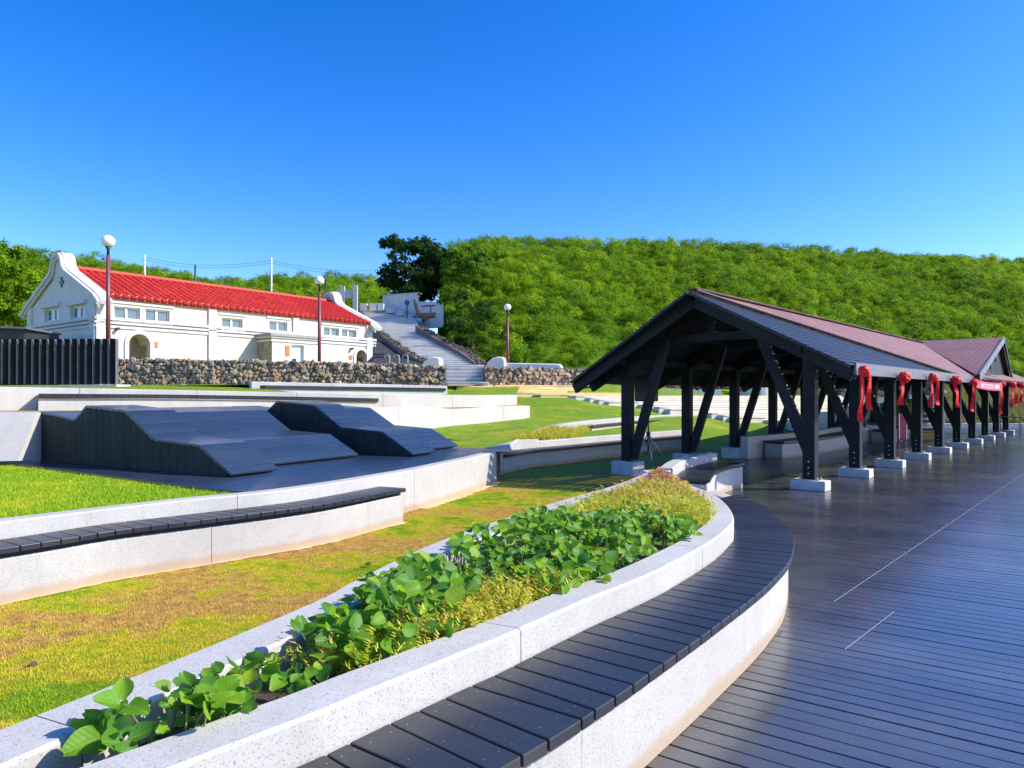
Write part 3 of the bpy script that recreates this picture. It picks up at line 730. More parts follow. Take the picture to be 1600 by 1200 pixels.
# ground behind tier B and around the white building
mb = loft(MB(), [Q(150,604,23.8), Q(393,601,22.3), Q(560,602,24.8), Q(690,603.5,26.6), Q(705,603,29.5), Q(760,601.5,30.9), Q(905,601,33)], [Vector((-22, 44, 2.05)), Vector((-14, 46, 2.05)), Vector((-8, 46, 2.1)), Vector((-4, 46, 2.2)), Vector((0, 46, 2.3)), Vector((5, 46, 2.4))], 30, 12)
tag(mb.build('terrace_ground', GR_MID, smooth=True), kind='structure')

# ------------------------------------------------------------------ terrain of the right lawn (scattered-point surface)
ctrl = [(600,12,-.1),(780,14,-.08),(850,15,-.08),(900,17,-.08),(1000,16,-.08),(1060,18,-.08),(1125,22,-.06),(1220,25,-.04),(1300,28,-.03),(700,15,.40),(770,15.5,.40),(640,16,.5),
 (720,18,.50),(700,20.3,.69),(760,22,.74),(828,24,.82),(850,19.5,.55),(880,21,.62),(940,24,.70),(1030,27,.74),(1115,29,.80),(1150,23,.10),(1250,26,.03),(1350,31,-.03),
 (1450,34,-.1),(1600,34,-.2),(1700,36,-.2),(860,16.8,.2),(960,19,.1),
 (808,25.8,1.15),(1380,35,0),(960,34,2.0),(1060,36,1.7),(1160,38,1.35),(1260,40,.9),(1350,40,.5),(1450,42,.2),(1600,42,.1),
 (700,34,2.0),(800,40,2.3),(900,44,2.4),(1000,46,2.4),(1100,48,2.2),(1300,50,1.6),(1500,52,1.0),(1700,54,1)]
ends = [(700,601.0,1),(714,603.5,1),(728,606.5,1),(762,610.5,1),(778,613.5,1),(845,616.5,1),(900,618.5,2),(922,621.5,2),(936,624.5,2),(951,627.5,2),(1012,632,2),(1030,635.5,2),(1047,639,2),(1112,645,3),(1130,648.5,3),(1147,652,3),(1215,657,3),(1236,660.5,3)]
rights = [905,850,870,890,1010,1035,1400,1420,1440,1440,1440,1440,1440,1440,1440,1440,1440,1440]
steps_geo = []
for k, ((xl, yy, fl), xr) in enumerate(zip(ends, rights)):
    dl = 30.4-.27*k; A0 = Q(xl, yy, dl); sd_ = Vector((1, .35, 0)).normalized(); ln = (xr-xl)/F*dl*1.05
    while -(W.dot(A0+sd_*ln)) < 8.3 and ln > 1: ln -= .1
    A1 = A0+sd_*ln; steps_geo.append((A0, A1))
    for f in (-.03, .25, .6, 1.0):
        p = A0.lerp(A1, f); p = p+Vector((0, .2, 0)); ctrl.append((p.x/p.y*F+800, p.y, A0.z-.24))
    p = A0+Vector((-.5, -.15, 0)); ctrl.append((p.x/p.y*F+800, p.y, A0.z-.10))
CP = np.array([((p-800)/F*d, d) for p, d, z in ctrl]); CZ = np.array([z for *_, z in ctrl])
def tps(r): return np.where(r > 0, r*r*np.log(r+1e-9), 0)
_n = len(CP); K = tps(np.linalg.norm(CP[:, None]-CP[None], axis=2))+np.eye(_n)*.25; Pm = np.c_[np.ones(_n), CP]
Am = np.block([[K, Pm], [Pm.T, np.zeros((3, 3))]]); sol = np.linalg.solve(Am, np.r_[CZ, 0, 0, 0])
def TH(x, y):
    r = np.hypot(CP[:, 0]-x, CP[:, 1]-y); return float(tps(r)@sol[:_n]+sol[_n]+sol[_n+1]*x+sol[_n+2]*y)
mb = MB(); nx, ny = 90, 70; xs = np.linspace(-4.5, 34, nx); ys = np.linspace(13.6, 52, ny); idx = {}
for j, y in enumerate(ys):
    for i, x in enumerate(xs):
        idx[i, j] = len(mb.v); mb.v.append((x, y, TH(x, y)+mnoise.noise(Vector((x*.6, y*.6, 0)))*.03))
Dline = lambda x, y: -(W.x*x+W.y*y)
for j in range(ny-1):
    for i in range(nx-1):
        xc, yc = (xs[i]+xs[i+1])/2, (ys[j]+ys[j+1])/2
        if Dline(xc, yc) < 7.3: continue
        if Dline(xc, yc) < 10.3 and yc < 21.6: continue
        if yc > 33 and xc > 15: continue
        if xc/yc < -.145 and yc < 27 and yc > 15.8: continue
        if inpoly(xc, yc, lawnP): continue
        mb.f.append((idx[i, j], idx[i+1, j], idx[i+1, j+1], idx[i, j+1])); mb.m.append(0)
tag(mb.build('lawn', GR_GRN, smooth=True), kind='structure')

# ------------------------------------------------------------------ PLANTER B (leaf-shaped, two bench arms)
pb = empty('planter', Q(860, 690, 15.5), 'pale leaf-shaped planter with two bench arms on the lawn beside the pavilion', 'planter')
FA = catmull([Vector((p.x, p.y, 0)) for p in (Q(792,711,14.3), Q(830,706,15.4), Q(900,697,16.7), Q(990,688,18.7), Q(1092,680,21.3))], 8)
FB = offset(FA, -.44); FI = [p for p in offset(FB, -.24)]
b3 = catmull([Q(782,703,14.1), Q(815,683,16.6), Q(850,668,18.8), Q(893,659,21.0), Q(1000,650,25), Q(1114,645,28.5)], 8)
BA = [Vector((p.x, p.y, 0)) for p in b3]; BZ_ = [p.z for p in b3]; BI = offset(BA, .28)
panel_wall(pb, 'front_wall_panel', FI[12:], FB[12:], -.1, .52, CONC, 2.6)
nB = len(BA)-18
for i0_ in range(18, len(BA)-1, 7):
    j0_ = min(i0_+7, len(BA)-1)
    ribbon_wall(MB(), BA[i0_:j0_+1], BI[i0_:j0_+1], 0.0, BZ_[i0_:j0_+1]).build('back_wall_panel', CONC, pb)
# the solid concrete tip that narrows into both arms
mb = MB(); NT = 24
def tipF(t): i = t*12; k = min(int(i), 11); p = FB[k].lerp(FB[k+1], i-k); return Vector((p.x, p.y, .522))
def tipB(t): i = t*18; k = min(int(i), 17); p = b3[k].lerp(b3[k+1], i-k); return p+Vector((0, 0, .002))
dn_ = Vector((0, 0, .75))
for k in range(NT):
    t0, t1 = k/NT, (k+1)/NT; c = [tipF(t0), tipF(t1), tipB(t1), tipB(t0)]
    wf = lambda t: .5 if t <= .55 else .5-.36*math.sqrt((t-.55)/.45); w0, w1 = wf(t0), wf(t1)
    f0, f1 = tipF(t0).lerp(tipB(t0), w0), tipF(t1).lerp(tipB(t1), w1); g0, g1 = tipB(t0).lerp(tipF(t0), w0), tipB(t1).lerp(tipF(t1), w1)
    for q in ([tipF(t0), tipF(t1), f1, f0], [g0, g1, tipB(t1), tipB(t0)]):
        if (q[0]-q[3]).length > .01: mb.hexa([p-dn_ for p in q], q)
mb.build('tip_slab', CONC, pb)
mb = loft(MB(), [Vector((p.x, p.y, .44)) for p in offset(FI, .02)[5:]], [Vector((p.x, p.y, BZ_[i+8]-.22)) for i, p in enumerate(BI[8:])], 34, 8); mb.build('bed_turf', GR_GRN, pb)
fb = empty('wall_bench', FA[16], 'dark bench on the shaded front arm of the leaf-shaped planter', 'bench')
panel_wall(fb, 'base_panel', FB, offset(FA, -.08), -.1, .31, CONC, 2.2)
seat_planks(fb, offset(FB, .004), FA, .38, .15, .05, bevel=0)
gb_ = empty('wall_bench', BA[30], 'dark bench on the sunny rear arm of the leaf-shaped planter', 'bench')
BAs = BI[24:]; n_ = len(BAs); zz_ = [BZ_[24+i]-.12 for i in range(n_)]
ribbon_wall(MB(), offset(BAs, .01), offset(BAs, .38), .2, [z-.05 for z in zz_], .006).build('base', CONC, gb_)
seat_planks(gb_, offset(BAs, .004), offset(BAs, .42), (zz_[0], zz_[-1]), .16, .05, bevel=0)

# ------------------------------------------------------------------ broad yellow steps
for k, (A0, A1) in enumerate(steps_geo):
    dd = (A1-A0).normalized(); nn = Vector((-dd.y, dd.x, 0))
    st = empty('concrete_step', A0, 'long pale stone step, number %s down the broad flight on the lawn' % ['top','second','third','fourth','fifth','sixth','seventh','eighth','ninth','tenth','eleventh','twelfth','thirteenth','fourteenth','fifteenth','sixteenth','seventeenth','lowest'][k], 'step', 'broad steps on the lawn')
    st['label'] = st['label'].replace('number ', '')
    TH_ = Vector((0, 0, .032)); MB().hexa([A0-TH_-nn*.05, A1-TH_-nn*.05, A1+nn*1.1-TH_, A0+nn*1.1-TH_], [A0-nn*.05, A1-nn*.05, A1+nn*1.1, A0+nn*1.1]).build('tread', STEPP if k > 5 else STEPY, st)
    c0 = A0-nn*.03; c1 = A1-nn*.03; RM = STEPY if k < 6 else STEPP
    MB().hexa([c0-Vector((0,0,.30)), c1-Vector((0,0,.30)), c1+nn*.026-Vector((0,0,.30)), c0+nn*.026-Vector((0,0,.30))], [c0-Vector((0,0,.036)), c1-Vector((0,0,.036)), c1+nn*.026-Vector((0,0,.036)), c0+nn*.026-Vector((0,0,.036))]).build('riser', RM, st)
    e0 = A0-dd*.03-nn*.03
    MB().hexa([e0-Vector((0,0,.3)), e0+dd*.027-Vector((0,0,.3)), e0+dd*.027+nn*1.1-Vector((0,0,.3)), e0+nn*1.1-Vector((0,0,.3))], [e0-Vector((0,0,.036)), e0+dd*.027-Vector((0,0,.036)), e0+dd*.027+nn*1.1-Vector((0,0,.036)), e0+nn*1.1-Vector((0,0,.036))]).build('end_kerb', FOOT, st)

# ------------------------------------------------------------------ RUBBLE WALLS
def stone_mesh(i):
    rng = random.Random(i); mb = MB(); n = 7
    ang = sorted(rng.uniform(0, 6.283)*.25+6.283*k/n for k in range(n)); rr = [rng.uniform(.36, .56) for _ in range(n)]
    f0 = [Vector((math.cos(a)*r, 0, math.sin(a)*r)) for a, r in zip(ang, rr)]
    fm = [p*.98+Vector((0, -.26+rng.uniform(-.05, .05), 0)) for p in f0]; f1 = [p*.62+Vector((rng.uniform(-.05, .05), -.40+rng.uniform(-.07, .07), rng.uniform(-.05, .05))) for p in f0]
    i0 = 0; mb.v = [tuple(p) for p in f0+fm+f1]
    for L in (0, 1):
        for k in range(n): mb.f.append((L*n+k, L*n+(k+1) % n, (L+1)*n+(k+1) % n, (L+1)*n+k))
    mb.f.append(tuple(2*n+k for k in range(n))); mb.f.append(tuple(range(n))[::-1]); mb.m = [0]*len(mb.f)
    me = mb.mesh('stone', STONE); return me
SM = [stone_mesh(i) for i in range(14)]
def rubble_wall(label, rows, thick, sz, parts=True, mat2=STONES, core=MORTAR, name='rubble_wall'):
    T = catmull([Q(a, b, d) for a, b, c, d in rows], 6); B = catmull([Q(a, c, d) for a, b, c, d in rows], 6)
    e = empty(name, B[len(B)//2], label, 'wall'); A = [Vector((p.x, p.y, 0)) for p in T]
    zt = [p.z for p in T]; zb = [p.z-.05 for p in B]
    ribbon_wall(MB(), offset(A, -thick), offset(A, -.03), zb, [z-.03 for z in zt], .01).build('wall_core', core, e)
    L = arclen(A); s = sz*.4; n = len(A); stuff = MB(); cnt = 0
    def put(p, tdir, nrm, size, z):
        nonlocal cnt
        me = random.choice(SM); sc = Vector((size*random.uniform(.9, 1.45), size*random.uniform(.7, 1.2), size*random.uniform(.8, 1.2)))
        # local x -> tdir, local -y -> nrm
        M = Matrix(((tdir.x, -nrm.x, 0), (tdir.y, -nrm.y, 0), (0, 0, 1)))
        ry = random.uniform(-3.1, 3.1); Rm = Matrix.Rotation(ry, 3, 'Y')
        if parts and cnt < 298:
            o = bpy.data.objects.new('stone', me); link(o); o.parent = e
            o.matrix_local = Matrix.Translation(Vector((p.x, p.y, z))-Vector(e.location)) @ (M@Rm).to_4x4() @ Matrix.Diagonal(sc).to_4x4()
            cnt += 1
        else:
            i0 = len(stuff.v); MM = M@Rm
            for v in me.vertices: stuff.v.append(tuple(MM@Vector((v.co.x*sc.x, v.co.y*sc.y, v.co.z*sc.z))+Vector((p.x, p.y, z))))
            for f in me.polygons: stuff.f.append(tuple(i0+k for k in f.vertices)); stuff.m.append(0)
    while s < L[-1]:
        p = at(A, L, s); q_ = at(A, L, min(s+.1, L[-1])); 
        if (q_-p).length < 1e-4: break
        t = (q_-p).normalized(); nr = Vector((t.y, -t.x, 0)); f = np.interp(s, L, range(n)); z1 = float(np.interp(f, range(n), zt)); z0 = float(np.interp(f, range(n), zb))
        rowsn = max(1, int((z1-z0)/(sz*.80))); hstep = (z1-z0)/rowsn
        for r in range(rowsn):
            put(p+t*((r*.37 % 1)*sz+random.uniform(-.25, .25)*sz)-nr*random.uniform(0, .05), t, nr, sz*random.choice([.75, .95, 1.1, 1.25, 1.5]), z0+hstep*(r+.5)+random.uniform(-.22, .22)*sz)
        s += sz*.98
    # capping stones and end
    s = 0
    while s < L[-1]:
        p = at(A, L, s); f = np.interp(s, L, range(n)); z1 = float(np.interp(f, range(n), zt)); t = (at(A, L, min(s+.1, L[-1]))-p)
        if t.length < 1e-4: break
        t.normalize(); nr = Vector((t.y, -t.x, 0))
        for k in range(2): 
            pp = p-nr*(.12+.22*k); cnt_ = cnt; cnt = 999; put(pp, t, nr, sz*.9, z1-.05+random.uniform(-.04, .02)); cnt = cnt_
        s += sz*.9
    if stuff.v:
        o = stuff.build('rubble_infill', mat2, e); o['kind'] = 'stuff'
    return e
rubble_wall('long rubble stone wall in front of the red-roofed house', [(177,560,604,24.2), (300,561.5,604,24.8), (450,564,604,25.6), (600,568,604,26.7), (697,571.5,603,27.4)], .5, .155)
rubble_wall('rubble stone wall right of the stairway foot, under the white parapet', [(760,574,601,31), (830,575,600.5,31.8), (905,577,601,33), (940,580,602,33.6)], .5, .19, False)
rubble_wall('end of the stone wall turning beside the stair foot', [(757,573,600,33.5), (760,574,601,31)], .4, .2, False)
rubble_wall('dark stone wall behind the pavilion posts', [(960,590,606,42), (1100,592,606,44), (1200,594,610,45)], .5, .22, False, STONESD)
wpx = MB()
# white kerb blocks in front of dark stone wall
wk = empty('kerb_wall', Q(1060, 612, 41), 'low white panelled kerb wall in front of the dark stones, seen through the pavilion', 'wall')
for k in range(9):
    x0 = 1020+k*12; MB().hexa([Q(x0,619,40), Q(x0+11.4,619,40), Q(x0+11.4,619,40)+Vector((0,.3,0)), Q(x0,619,40)+Vector((0,.3,0))], [Q(x0,608,40), Q(x0+11.4,608,40), Q(x0+11.4,608,40)+Vector((0,.3,0)), Q(x0,608,40)+Vector((0,.3,0))]).build('kerb_block', WHITE, wk)

# ------------------------------------------------------------------ FENCE
fn = empty('slat_fence', Q(90, 601, 22), 'black upright slat fence on the left in front of the house', 'fence')
for k in range(19):
    px = -38+k*11.9; p = Q(px, 601+.02*(90-px)*.3, 22); t = Vector((1, .06, 0)).normalized(); n = Vector((-t.y, t.x, 0))
    hh_ = 1.43; ang = R(-34); X = Vector((math.cos(ang), math.sin(ang), 0)); Y = Vector((-X.y, X.x, 0))
    MB().box(p+Vector((0, 0, hh_/2)), (.035, .19, hh_), (Y.cross(Vector((0,0,1))), Y, Vector((0,0,1)))).build('slat', FENCEM, fn) if False else MB().box(p+Vector((0, 0, hh_/2)), (.145, .05, hh_), (t, n, Vector((0,0,1)))).build('slat', FENCEM, fn)
    MB().box(p+t*.098+n*.05+Vector((0, 0, hh_/2+.0)), (.015, .17, hh_-.02), (t, n, Vector((0,0,1)))).build('slat_edge', STEEL if False else FASC, fn)
for zz in (.12, .72, 1.25):
    a = Q(-40, 601, 22.15); b = Q(176, 601, 22.3); MB().bar(a+Vector((0, 0, zz)), b+Vector((0, 0, zz)), .05, .05).build('rail', METDK, fn)
hut = empty('dark_shed', Q(10, 560, 25), 'low black shed roof edge behind the slat fence at the left edge', 'shed')
MB().hexa([Q(-90,600,24.5), Q(39,600,25), Q(39,600,25)+Vector((-.4,2.5,0)), Q(-90,600,24.5)+Vector((-.4,2.5,0))], [Q(-90,509,24.5), Q(39,514,25), Q(39,514,25)+Vector((-.4,2.5,0)), Q(-90,509,24.5)+Vector((-.4,2.5,0))]).build('shed_body', METDK, hut)
MB().hexa([Q(-92,509,24.3), Q(41,514,24.8), Q(41,514,25)+Vector((-.4,2.6,0)), Q(-92,509,24.5)+Vector((-.4,2.6,0))], [Q(-92,506,24.3), Q(41,511,24.8), Q(41,511,25)+Vector((-.4,2.6,0)), Q(-92,506,24.5)+Vector((-.4,2.6,0))]).build('shed_roof', FASC, hut)
fk = empty('fence_kerb', Q(60, 603, 21.7), 'pale concrete strip at the foot of the black slat fence', 'kerb')
MB().hexa([Q(-60,612,21.6), Q(182,609,21.6), Q(182,609,21.6)+Vector((0,.8,0)), Q(-60,612,21.6)+Vector((0,.8,0))], [Q(-60,603.5,21.6), Q(182,600.5,21.6), Q(182,600.5,21.6)+Vector((0,.8,0)), Q(-60,603.5,21.6)+Vector((0,.8,0))]).build('strip', PCONC, fk)

# ------------------------------------------------------------------ WHITE HOUSE
Nc = Vector((-15.95*1.0, 27.0, 0)); e1 = Vector((.605, .797, 0)).normalized(); e2 = Vector((-e1.y, e1.x, 0)); HL, HW = 13.9, 6.75
GZ, EV, RZ, BZ = 2.0, 5.45, 6.95, 4.57
def HP(s, w, z): return Nc+e1*s+e2*w+Vector((0, 0, z))
def fs(px, w=0): 
    k = (px-CX)/F; o = Nc+e2*w; return (k*o.y-o.x)/(e1.x-k*e1.y)
def fz(px, py, w=0):
    s = fs(px, w); p = HP(s, w, 0); return EYE-(py-HY)/F*p.y
house = empty('white_house', HP(0, 0, GZ), 'long cream and white house with a red tiled roof behind the stone wall', 'house')
# walls with openings: build front wall as strips around arch recesses (recess boxes set in by panels)
def holewall(mb, s0, s1, z0, z1, holes, w=0, depth=.25, axis=0, m=0):
    # rectangular cells around holes; holes (a,b,c,d) = s0,s1,z0,z1 non overlapping
    xs = sorted(set([s0, s1]+[h[0] for h in holes]+[h[1] for h in holes])); zs = sorted(set([z0, z1]+[h[2] for h in holes]+[h[3] for h in holes]))
    P = (lambda s, ww, z: HP(s, ww, z)) if axis == 0 else (lambda s, ww, z: HP(ww, s, z))
    for i in range(len(xs)-1):
        for j in range(len(zs)-1):
            cx, cz = (xs[i]+xs[i+1])/2, (zs[j]+zs[j+1])/2
            if any(h[0] < cx < h[1] and h[2] < cz < h[3] for h in holes): continue
            q = [P(xs[i], w, zs[j]), P(xs[i+1], w, zs[j]), P(xs[i+1], w, zs[j+1]), P(xs[i], w, zs[j+1])]
            mb.quad(*(q if axis == 0 else q[::-1]), m)
    for a, b, c, d in holes:
        for (p, q_) in (((a, c), (b, c)), ((b, c), (b, d)), ((b, d), (a, d)), ((a, d), (a, c))):
            mb.quad(P(p[0], w, p[1]), P(p[0], w+depth, p[1]), P(q_[0], w+depth, q_[1]), P(q_[0], w, q_[1]), m)
fw = [(178,219,478,498),(227,265,482,502),(347,379,496,513),(421,449,501,517),(506,530,511,526),(534,557,514,529)]
wins = []
for a, b, c, d in fw:
    s0, s1 = fs(a), fs(b); z1, z0 = fz(a, c), fz(a, d); wins.append((s0, s1, z0, z1))
holes = list(wins); arches = []
for a, b, c in ((201,234,522),(556,572,547)):
    s0, s1 = fs(a), fs(b); arches.append((s0, s1, GZ, fz((a+b)/2, c)))
def arch_ring(s0, s1, z1): 
    r = (s1-s0)/2; c = (s0+s1)/2; zc = z1-r; return [(c+r*math.cos(t), zc+r*math.sin(t)) for t in [math.pi*k/12 for k in range(13)]]
mb = MB(); holewall(mb, 0, HL, GZ-.5, EV+.1, holes+[(a[0], a[1], a[2]-.1, a[3]) for a in arches]); 
for a in arches:      # spandrels closing the square opening to an arch
    ring = arch_ring(a[0], a[1], a[3]); cx = (a[0]+a[1])/2
    for sgn, rg, corner in ((1, ring[:7], a[1]), (-1, ring[6:], a[0])):
        pts = [HP(s, 0.0, z) for s, z in rg]
        cr = HP(corner, 0, a[3]); mb.poly(([cr]+pts) if sgn == -1 else ([cr]+pts))
        for p, q_ in zip(rg[:-1], rg[1:]): mb.quad(HP(p[0], 0, p[1]), HP(q_[0], 0, q_[1]), HP(q_[0], .9, q_[1]), HP(p[0], .9, p[1]))
mb.build('front_wall', CREAM, house)
gw = [(70,92,484,503),(110,133,480,499)]; ghol = []
def gs(px): 
    k = (px-CX)/F; return (k*Nc.y-Nc.x)/(e2.x-k*e2.y)
def gz(px, py): p = HP(0, gs(px), 0); return EYE-(py-HY)/F*p.y
for a, b, c, d in gw: ghol.append((gs(b), gs(a), gz(a, d), gz(a, c)))
mb = MB(); holewall(mb, 0, HW, GZ-.5, EV, ghol, axis=1)
mb.poly([HP(0, 0, EV), HP(0, HW/2, RZ), HP(0, HW, EV)]); mb.build('gable_wall', WHITE, house)
mb = MB(); mb.quad(HP(0, HW, GZ-.5), HP(0, HW, EV), HP(HL, HW, EV), HP(HL, HW, GZ-.5)); mb.poly([HP(HL, 0, GZ-.5), HP(HL, HW, GZ-.5), HP(HL, HW, EV), HP(HL, HW/2, RZ), HP(HL, 0, EV)]); mb.build('rear_wall', WHITE, house)
for a in arches:
    mb = MB()
    mb.quad(HP(a[0]-.1, .9, GZ-.2), HP(a[1]+.1, .9, GZ-.2), HP(a[1]+.1, .9, a[3]+.1), HP(a[0]-.1, .9, a[3]+.1))
    mb.quad(HP(a[0], .25, GZ-.2), HP(a[0], .9, GZ-.2), HP(a[0], .9, a[3]-.3), HP(a[0], .25, a[3]-.3)); mb.quad(HP(a[1], .25, GZ-.2), HP(a[1], .9, GZ-.2), HP(a[1], .9, a[3]-.3), HP(a[1], .25, a[3]-.3))
    mb.build('doorway_recess', BROWNR, house)
for a in arches:   # arch surrounds
    r0 = arch_ring(a[0]-.002, a[1]+.002, a[3]+.002); r1 = arch_ring(a[0]-.16, a[1]+.16, a[3]+.16); mb = MB()
    r0 = [(r0[0][0], GZ)]+r0+[(r0[-1][0], GZ)]; r1 = [(r1[0][0], GZ)]+r1+[(r1[-1][0], GZ)]
    for k in range(len(r0)-1):
        A, B, C, D = r0[k], r0[k+1], r1[k+1], r1[k]
        mb.hexa([HP(A[0], -.0, A[1]), HP(B[0], -.0, B[1]), HP(C[0], 0, C[1]), HP(D[0], 0, D[1])], [HP(A[0], -.05, A[1]), HP(B[0], -.05, B[1]), HP(C[0], -.05, C[1]), HP(D[0], -.05, D[1])])
    mb.build('arch_surround', WHITE, house)
def window(s0, s1, z0, z1, axis=0):
    P = (lambda s, w, z: HP(s, w, z)) if axis == 0 else (lambda s, w, z: HP(w, s, z)); fr = MB(); t = .06; n = (e1, e2) if axis == 0 else (e2, e1)
    def bx(a, b, c, d, w0, w1, mb): mb.hexa([P(a, w1, c), P(b, w1, c), P(b, w0, c), P(a, w0, c)], [P(a, w1, d), P(b, w1, d), P(b, w0, d), P(a, w0, d)])
    bx(s0, s1, z0, z0+t, .10, .18, fr); bx(s0, s1, z1-t, z1, .10, .18, fr); bx(s0, s0+t, z0+t, z1-t, .10, .18, fr); bx(s1-t, s1, z0+t, z1-t, .10, .18, fr)
    m = (s0+s1)/2; bx(m-t*.7, m+t*.7, z0+t, z1-t, .09, .17, fr)
    o = fr.build('window', FRAME, house)
    for a, b in ((s0+t, m-t*.7), (m+t*.7, s1-t)):
        pn = MB(); bx(a, b, z0+t, z1-t, .13, .145, pn); p = pn.build('pane', GLASS); p.parent = o; p.matrix_parent_inverse = Matrix.Translation(-Vector(house.location)) @ Matrix.Identity(4)
        p.matrix_parent_inverse = (Matrix.Translation(Vector(house.location)) @ o.matrix_parent_inverse).inverted()
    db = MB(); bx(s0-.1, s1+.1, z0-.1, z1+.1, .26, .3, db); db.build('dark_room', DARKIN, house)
    sl = MB(); bx(s0-.08, s1+.08, z0-.10, z0-.004, -.07, .09, sl); sl.build('window_sill', WHITE, house)
for w_ in wins: window(*w_)
for w_ in ghol: window(*w_, axis=1)
for w_ in ghol:
    MB().box(HP(-.06, (w_[0]+w_[1])/2, w_[3]+.12), (.12, w_[1]-w_[0]+.35, .16), (e1, e2, Vector((0,0,1)))).build('window_hood', WHITE, house)
# window surround hoods on front
for a, b in ((0, 1), (2, 2), (3, 3), (4, 5)):
    s0, s1, z1 = wins[a][0]-.15, wins[b][1]+.18, wins[a][3]
    MB().box(HP((s0+s1)/2, -.03, z1+.16), (s1-s0, .035, .08), (e1, e2, Vector((0,0,1)))).build('window_hood', WHITE, house)
# belt courses and pilasters
for (z, h, o_, mt) in ((BZ, .11, .10, WHITE), (BZ-.10, .035, .04, GREYR), (BZ-.16, .08, .08, WHITE), (BZ-.235, .03, .03, GREYR), (BZ-.31, .1, .05, WHITE)):
    MB().box(HP(HL/2, -o_/2, z), (HL+.2, o_, h), (e1, e2, Vector((0,0,1)))).build('string_course', mt, house)
    MB().box(HP(-o_/2, HW/2+.05, z), (o_, HW+.3, h), (e1, e2, Vector((0,0,1)))).build('string_course', mt, house)
    MB().box(HP(HL+o_/2+.1, .3, z), (o_, .8, h), (e1, e2, Vector((0,0,1)))).build('string_course', mt, house)
for px0, px1 in ((149,163),(325,337),(457,466),(572,580.5)):
    s0, s1 = fs(px0), fs(px1); s0 = max(s0, -.02); s1 = min(s1, HL+.02)
    MB().box(HP((s0+s1)/2, -.035, (GZ+EV)/2), (s1-s0, .09, EV-GZ-.0), (e1, e2, Vector((0,0,1)))).build('pilaster', WHITE, house)
for w0 in (.22, HW-.22):
    MB().box(HP(-.035, w0, (GZ+EV)/2), (.09, .45, EV-GZ), (e1, e2, Vector((0,0,1)))).build('pilaster', WHITE, house)
# gable parapets (near and far): rim following the slope with a rounded ear at top
def parapet(s0, s1, nm):
    up = []; lo = []
    ov = .55
    path = [(-ov, EV-.25), (-.1, EV+.08), (HW/2-.86, RZ-.26), (HW/2-.62, RZ-.06)] + [(HW/2-.54*math.cos(t), RZ+.10+.44*math.sin(t)) for t in [math.pi*k/8 for k in range(1, 8)]] + [(HW/2+.62, RZ-.06), (HW/2+.86, RZ-.26), (HW+.1, EV+.08), (HW+ov, EV-.25)]
    c = Vector((HW/2, RZ-1.2))
    for k, p in enumerate(path):
        d = (Vector(p)-c).normalized() if 3 <= k <= len(path)-4 else Vector((-.42 if p[0] < HW/2 else .42, .9)); up.append(Vector(p)); lo.append(Vector(p)-d*.34)
    for j, (w_, off0, off1, mt) in enumerate(((0, 0, 0, WHITE), (.10, .07, -.10, WHITE), (.20, .14, -.19, WHITE))):
        mb = MB()
        for k in range(len(up)-1):
            a, b = up[k], up[k+1]; c_, d_ = lo[k], lo[k+1]
            ua, ub = a.lerp(c_, off0*1.8), b.lerp(d_, off0*1.8); la, lb = a.lerp(c_, .30+off0*1.6+.2*(j == 2)+.18), b.lerp(d_, .30+off0*1.6+.2*(j == 2)+.18)
            x0, x1 = s0+.09*j*-1, s1
            if j: x0, x1 = s0-.07*(3-j), s0-.0
            mb.hexa([HP(x0, la.x, la.y), HP(x1, la.x, la.y), HP(x1, lb.x, lb.y), HP(x0, lb.x, lb.y)], [HP(x0, ua.x, ua.y), HP(x1, ua.x, ua.y), HP(x1, ub.x, ub.y), HP(x0, ub.x, ub.y)])
        mb.build(nm, mt, house)
    mb = MB()      # infill disc of the ear
    mb.prism([HP(s0+.02, HW/2+x, RZ+z) for x, z in [(-.7, -.5), (.7, -.5), (.5, .0), (.36, .34), (0, .44), (-.36, .34), (-.5, .0)]], e1*(s1-s0-.04)); mb.build('gable_ear', WHITE, house)
parapet(-.05, .38, 'gable_coping'); parapet(HL-.15, HL+.22, 'gable_coping')
rt = MB(); mm = Vector((0,0,1))
for k in range(2):  # cross-shaped vent
    c = HP(-.02, gs(97), gz(97, 441)); rt.box(c-Vector((0, 0, .0)), ((.04 if k else .045), .12 if k else .4, .42 if k else .13), (e1, e2, mm))
rt.build('vent', METDK, house)
# roof tiles
slope = math.hypot(HW/2+.12, RZ-.1-(EV-.02)); dn = (HP(0, -.16, EV-.02)-HP(0, HW/2, RZ-.08)); sl = dn.length; dn.normalize(); nrm = e1.cross(dn); nrm = nrm if nrm.z > 0 else -nrm
mb = MB(); mb.hexa([HP(.3, -.12, EV-.1), HP(HL-.1, -.12, EV-.1), HP(HL-.1, HW/2, RZ-.22), HP(.3, HW/2, RZ-.22)], [HP(.3, -.12, EV-.04), HP(HL-.1, -.12, EV-.04), HP(HL-.1, HW/2, RZ-.12), HP(.3, HW/2, RZ-.12)])
mb.hexa([HP(.3, HW/2, RZ-.22), HP(HL-.1, HW/2, RZ-.22), HP(HL-.1, HW+.12, EV-.1), HP(.3, HW+.12, EV-.1)], [HP(.3, HW/2, RZ-.12), HP(HL-.1, HW/2, RZ-.12), HP(HL-.1, HW+.12, EV-.04), HP(.3, HW+.12, EV-.04)]); mb.build('roof_deck', TILE, house)
nc, nr = 44, 10; tl = sl/nr; tm = MB(); rr = (HL-.55)/nc/2*.78
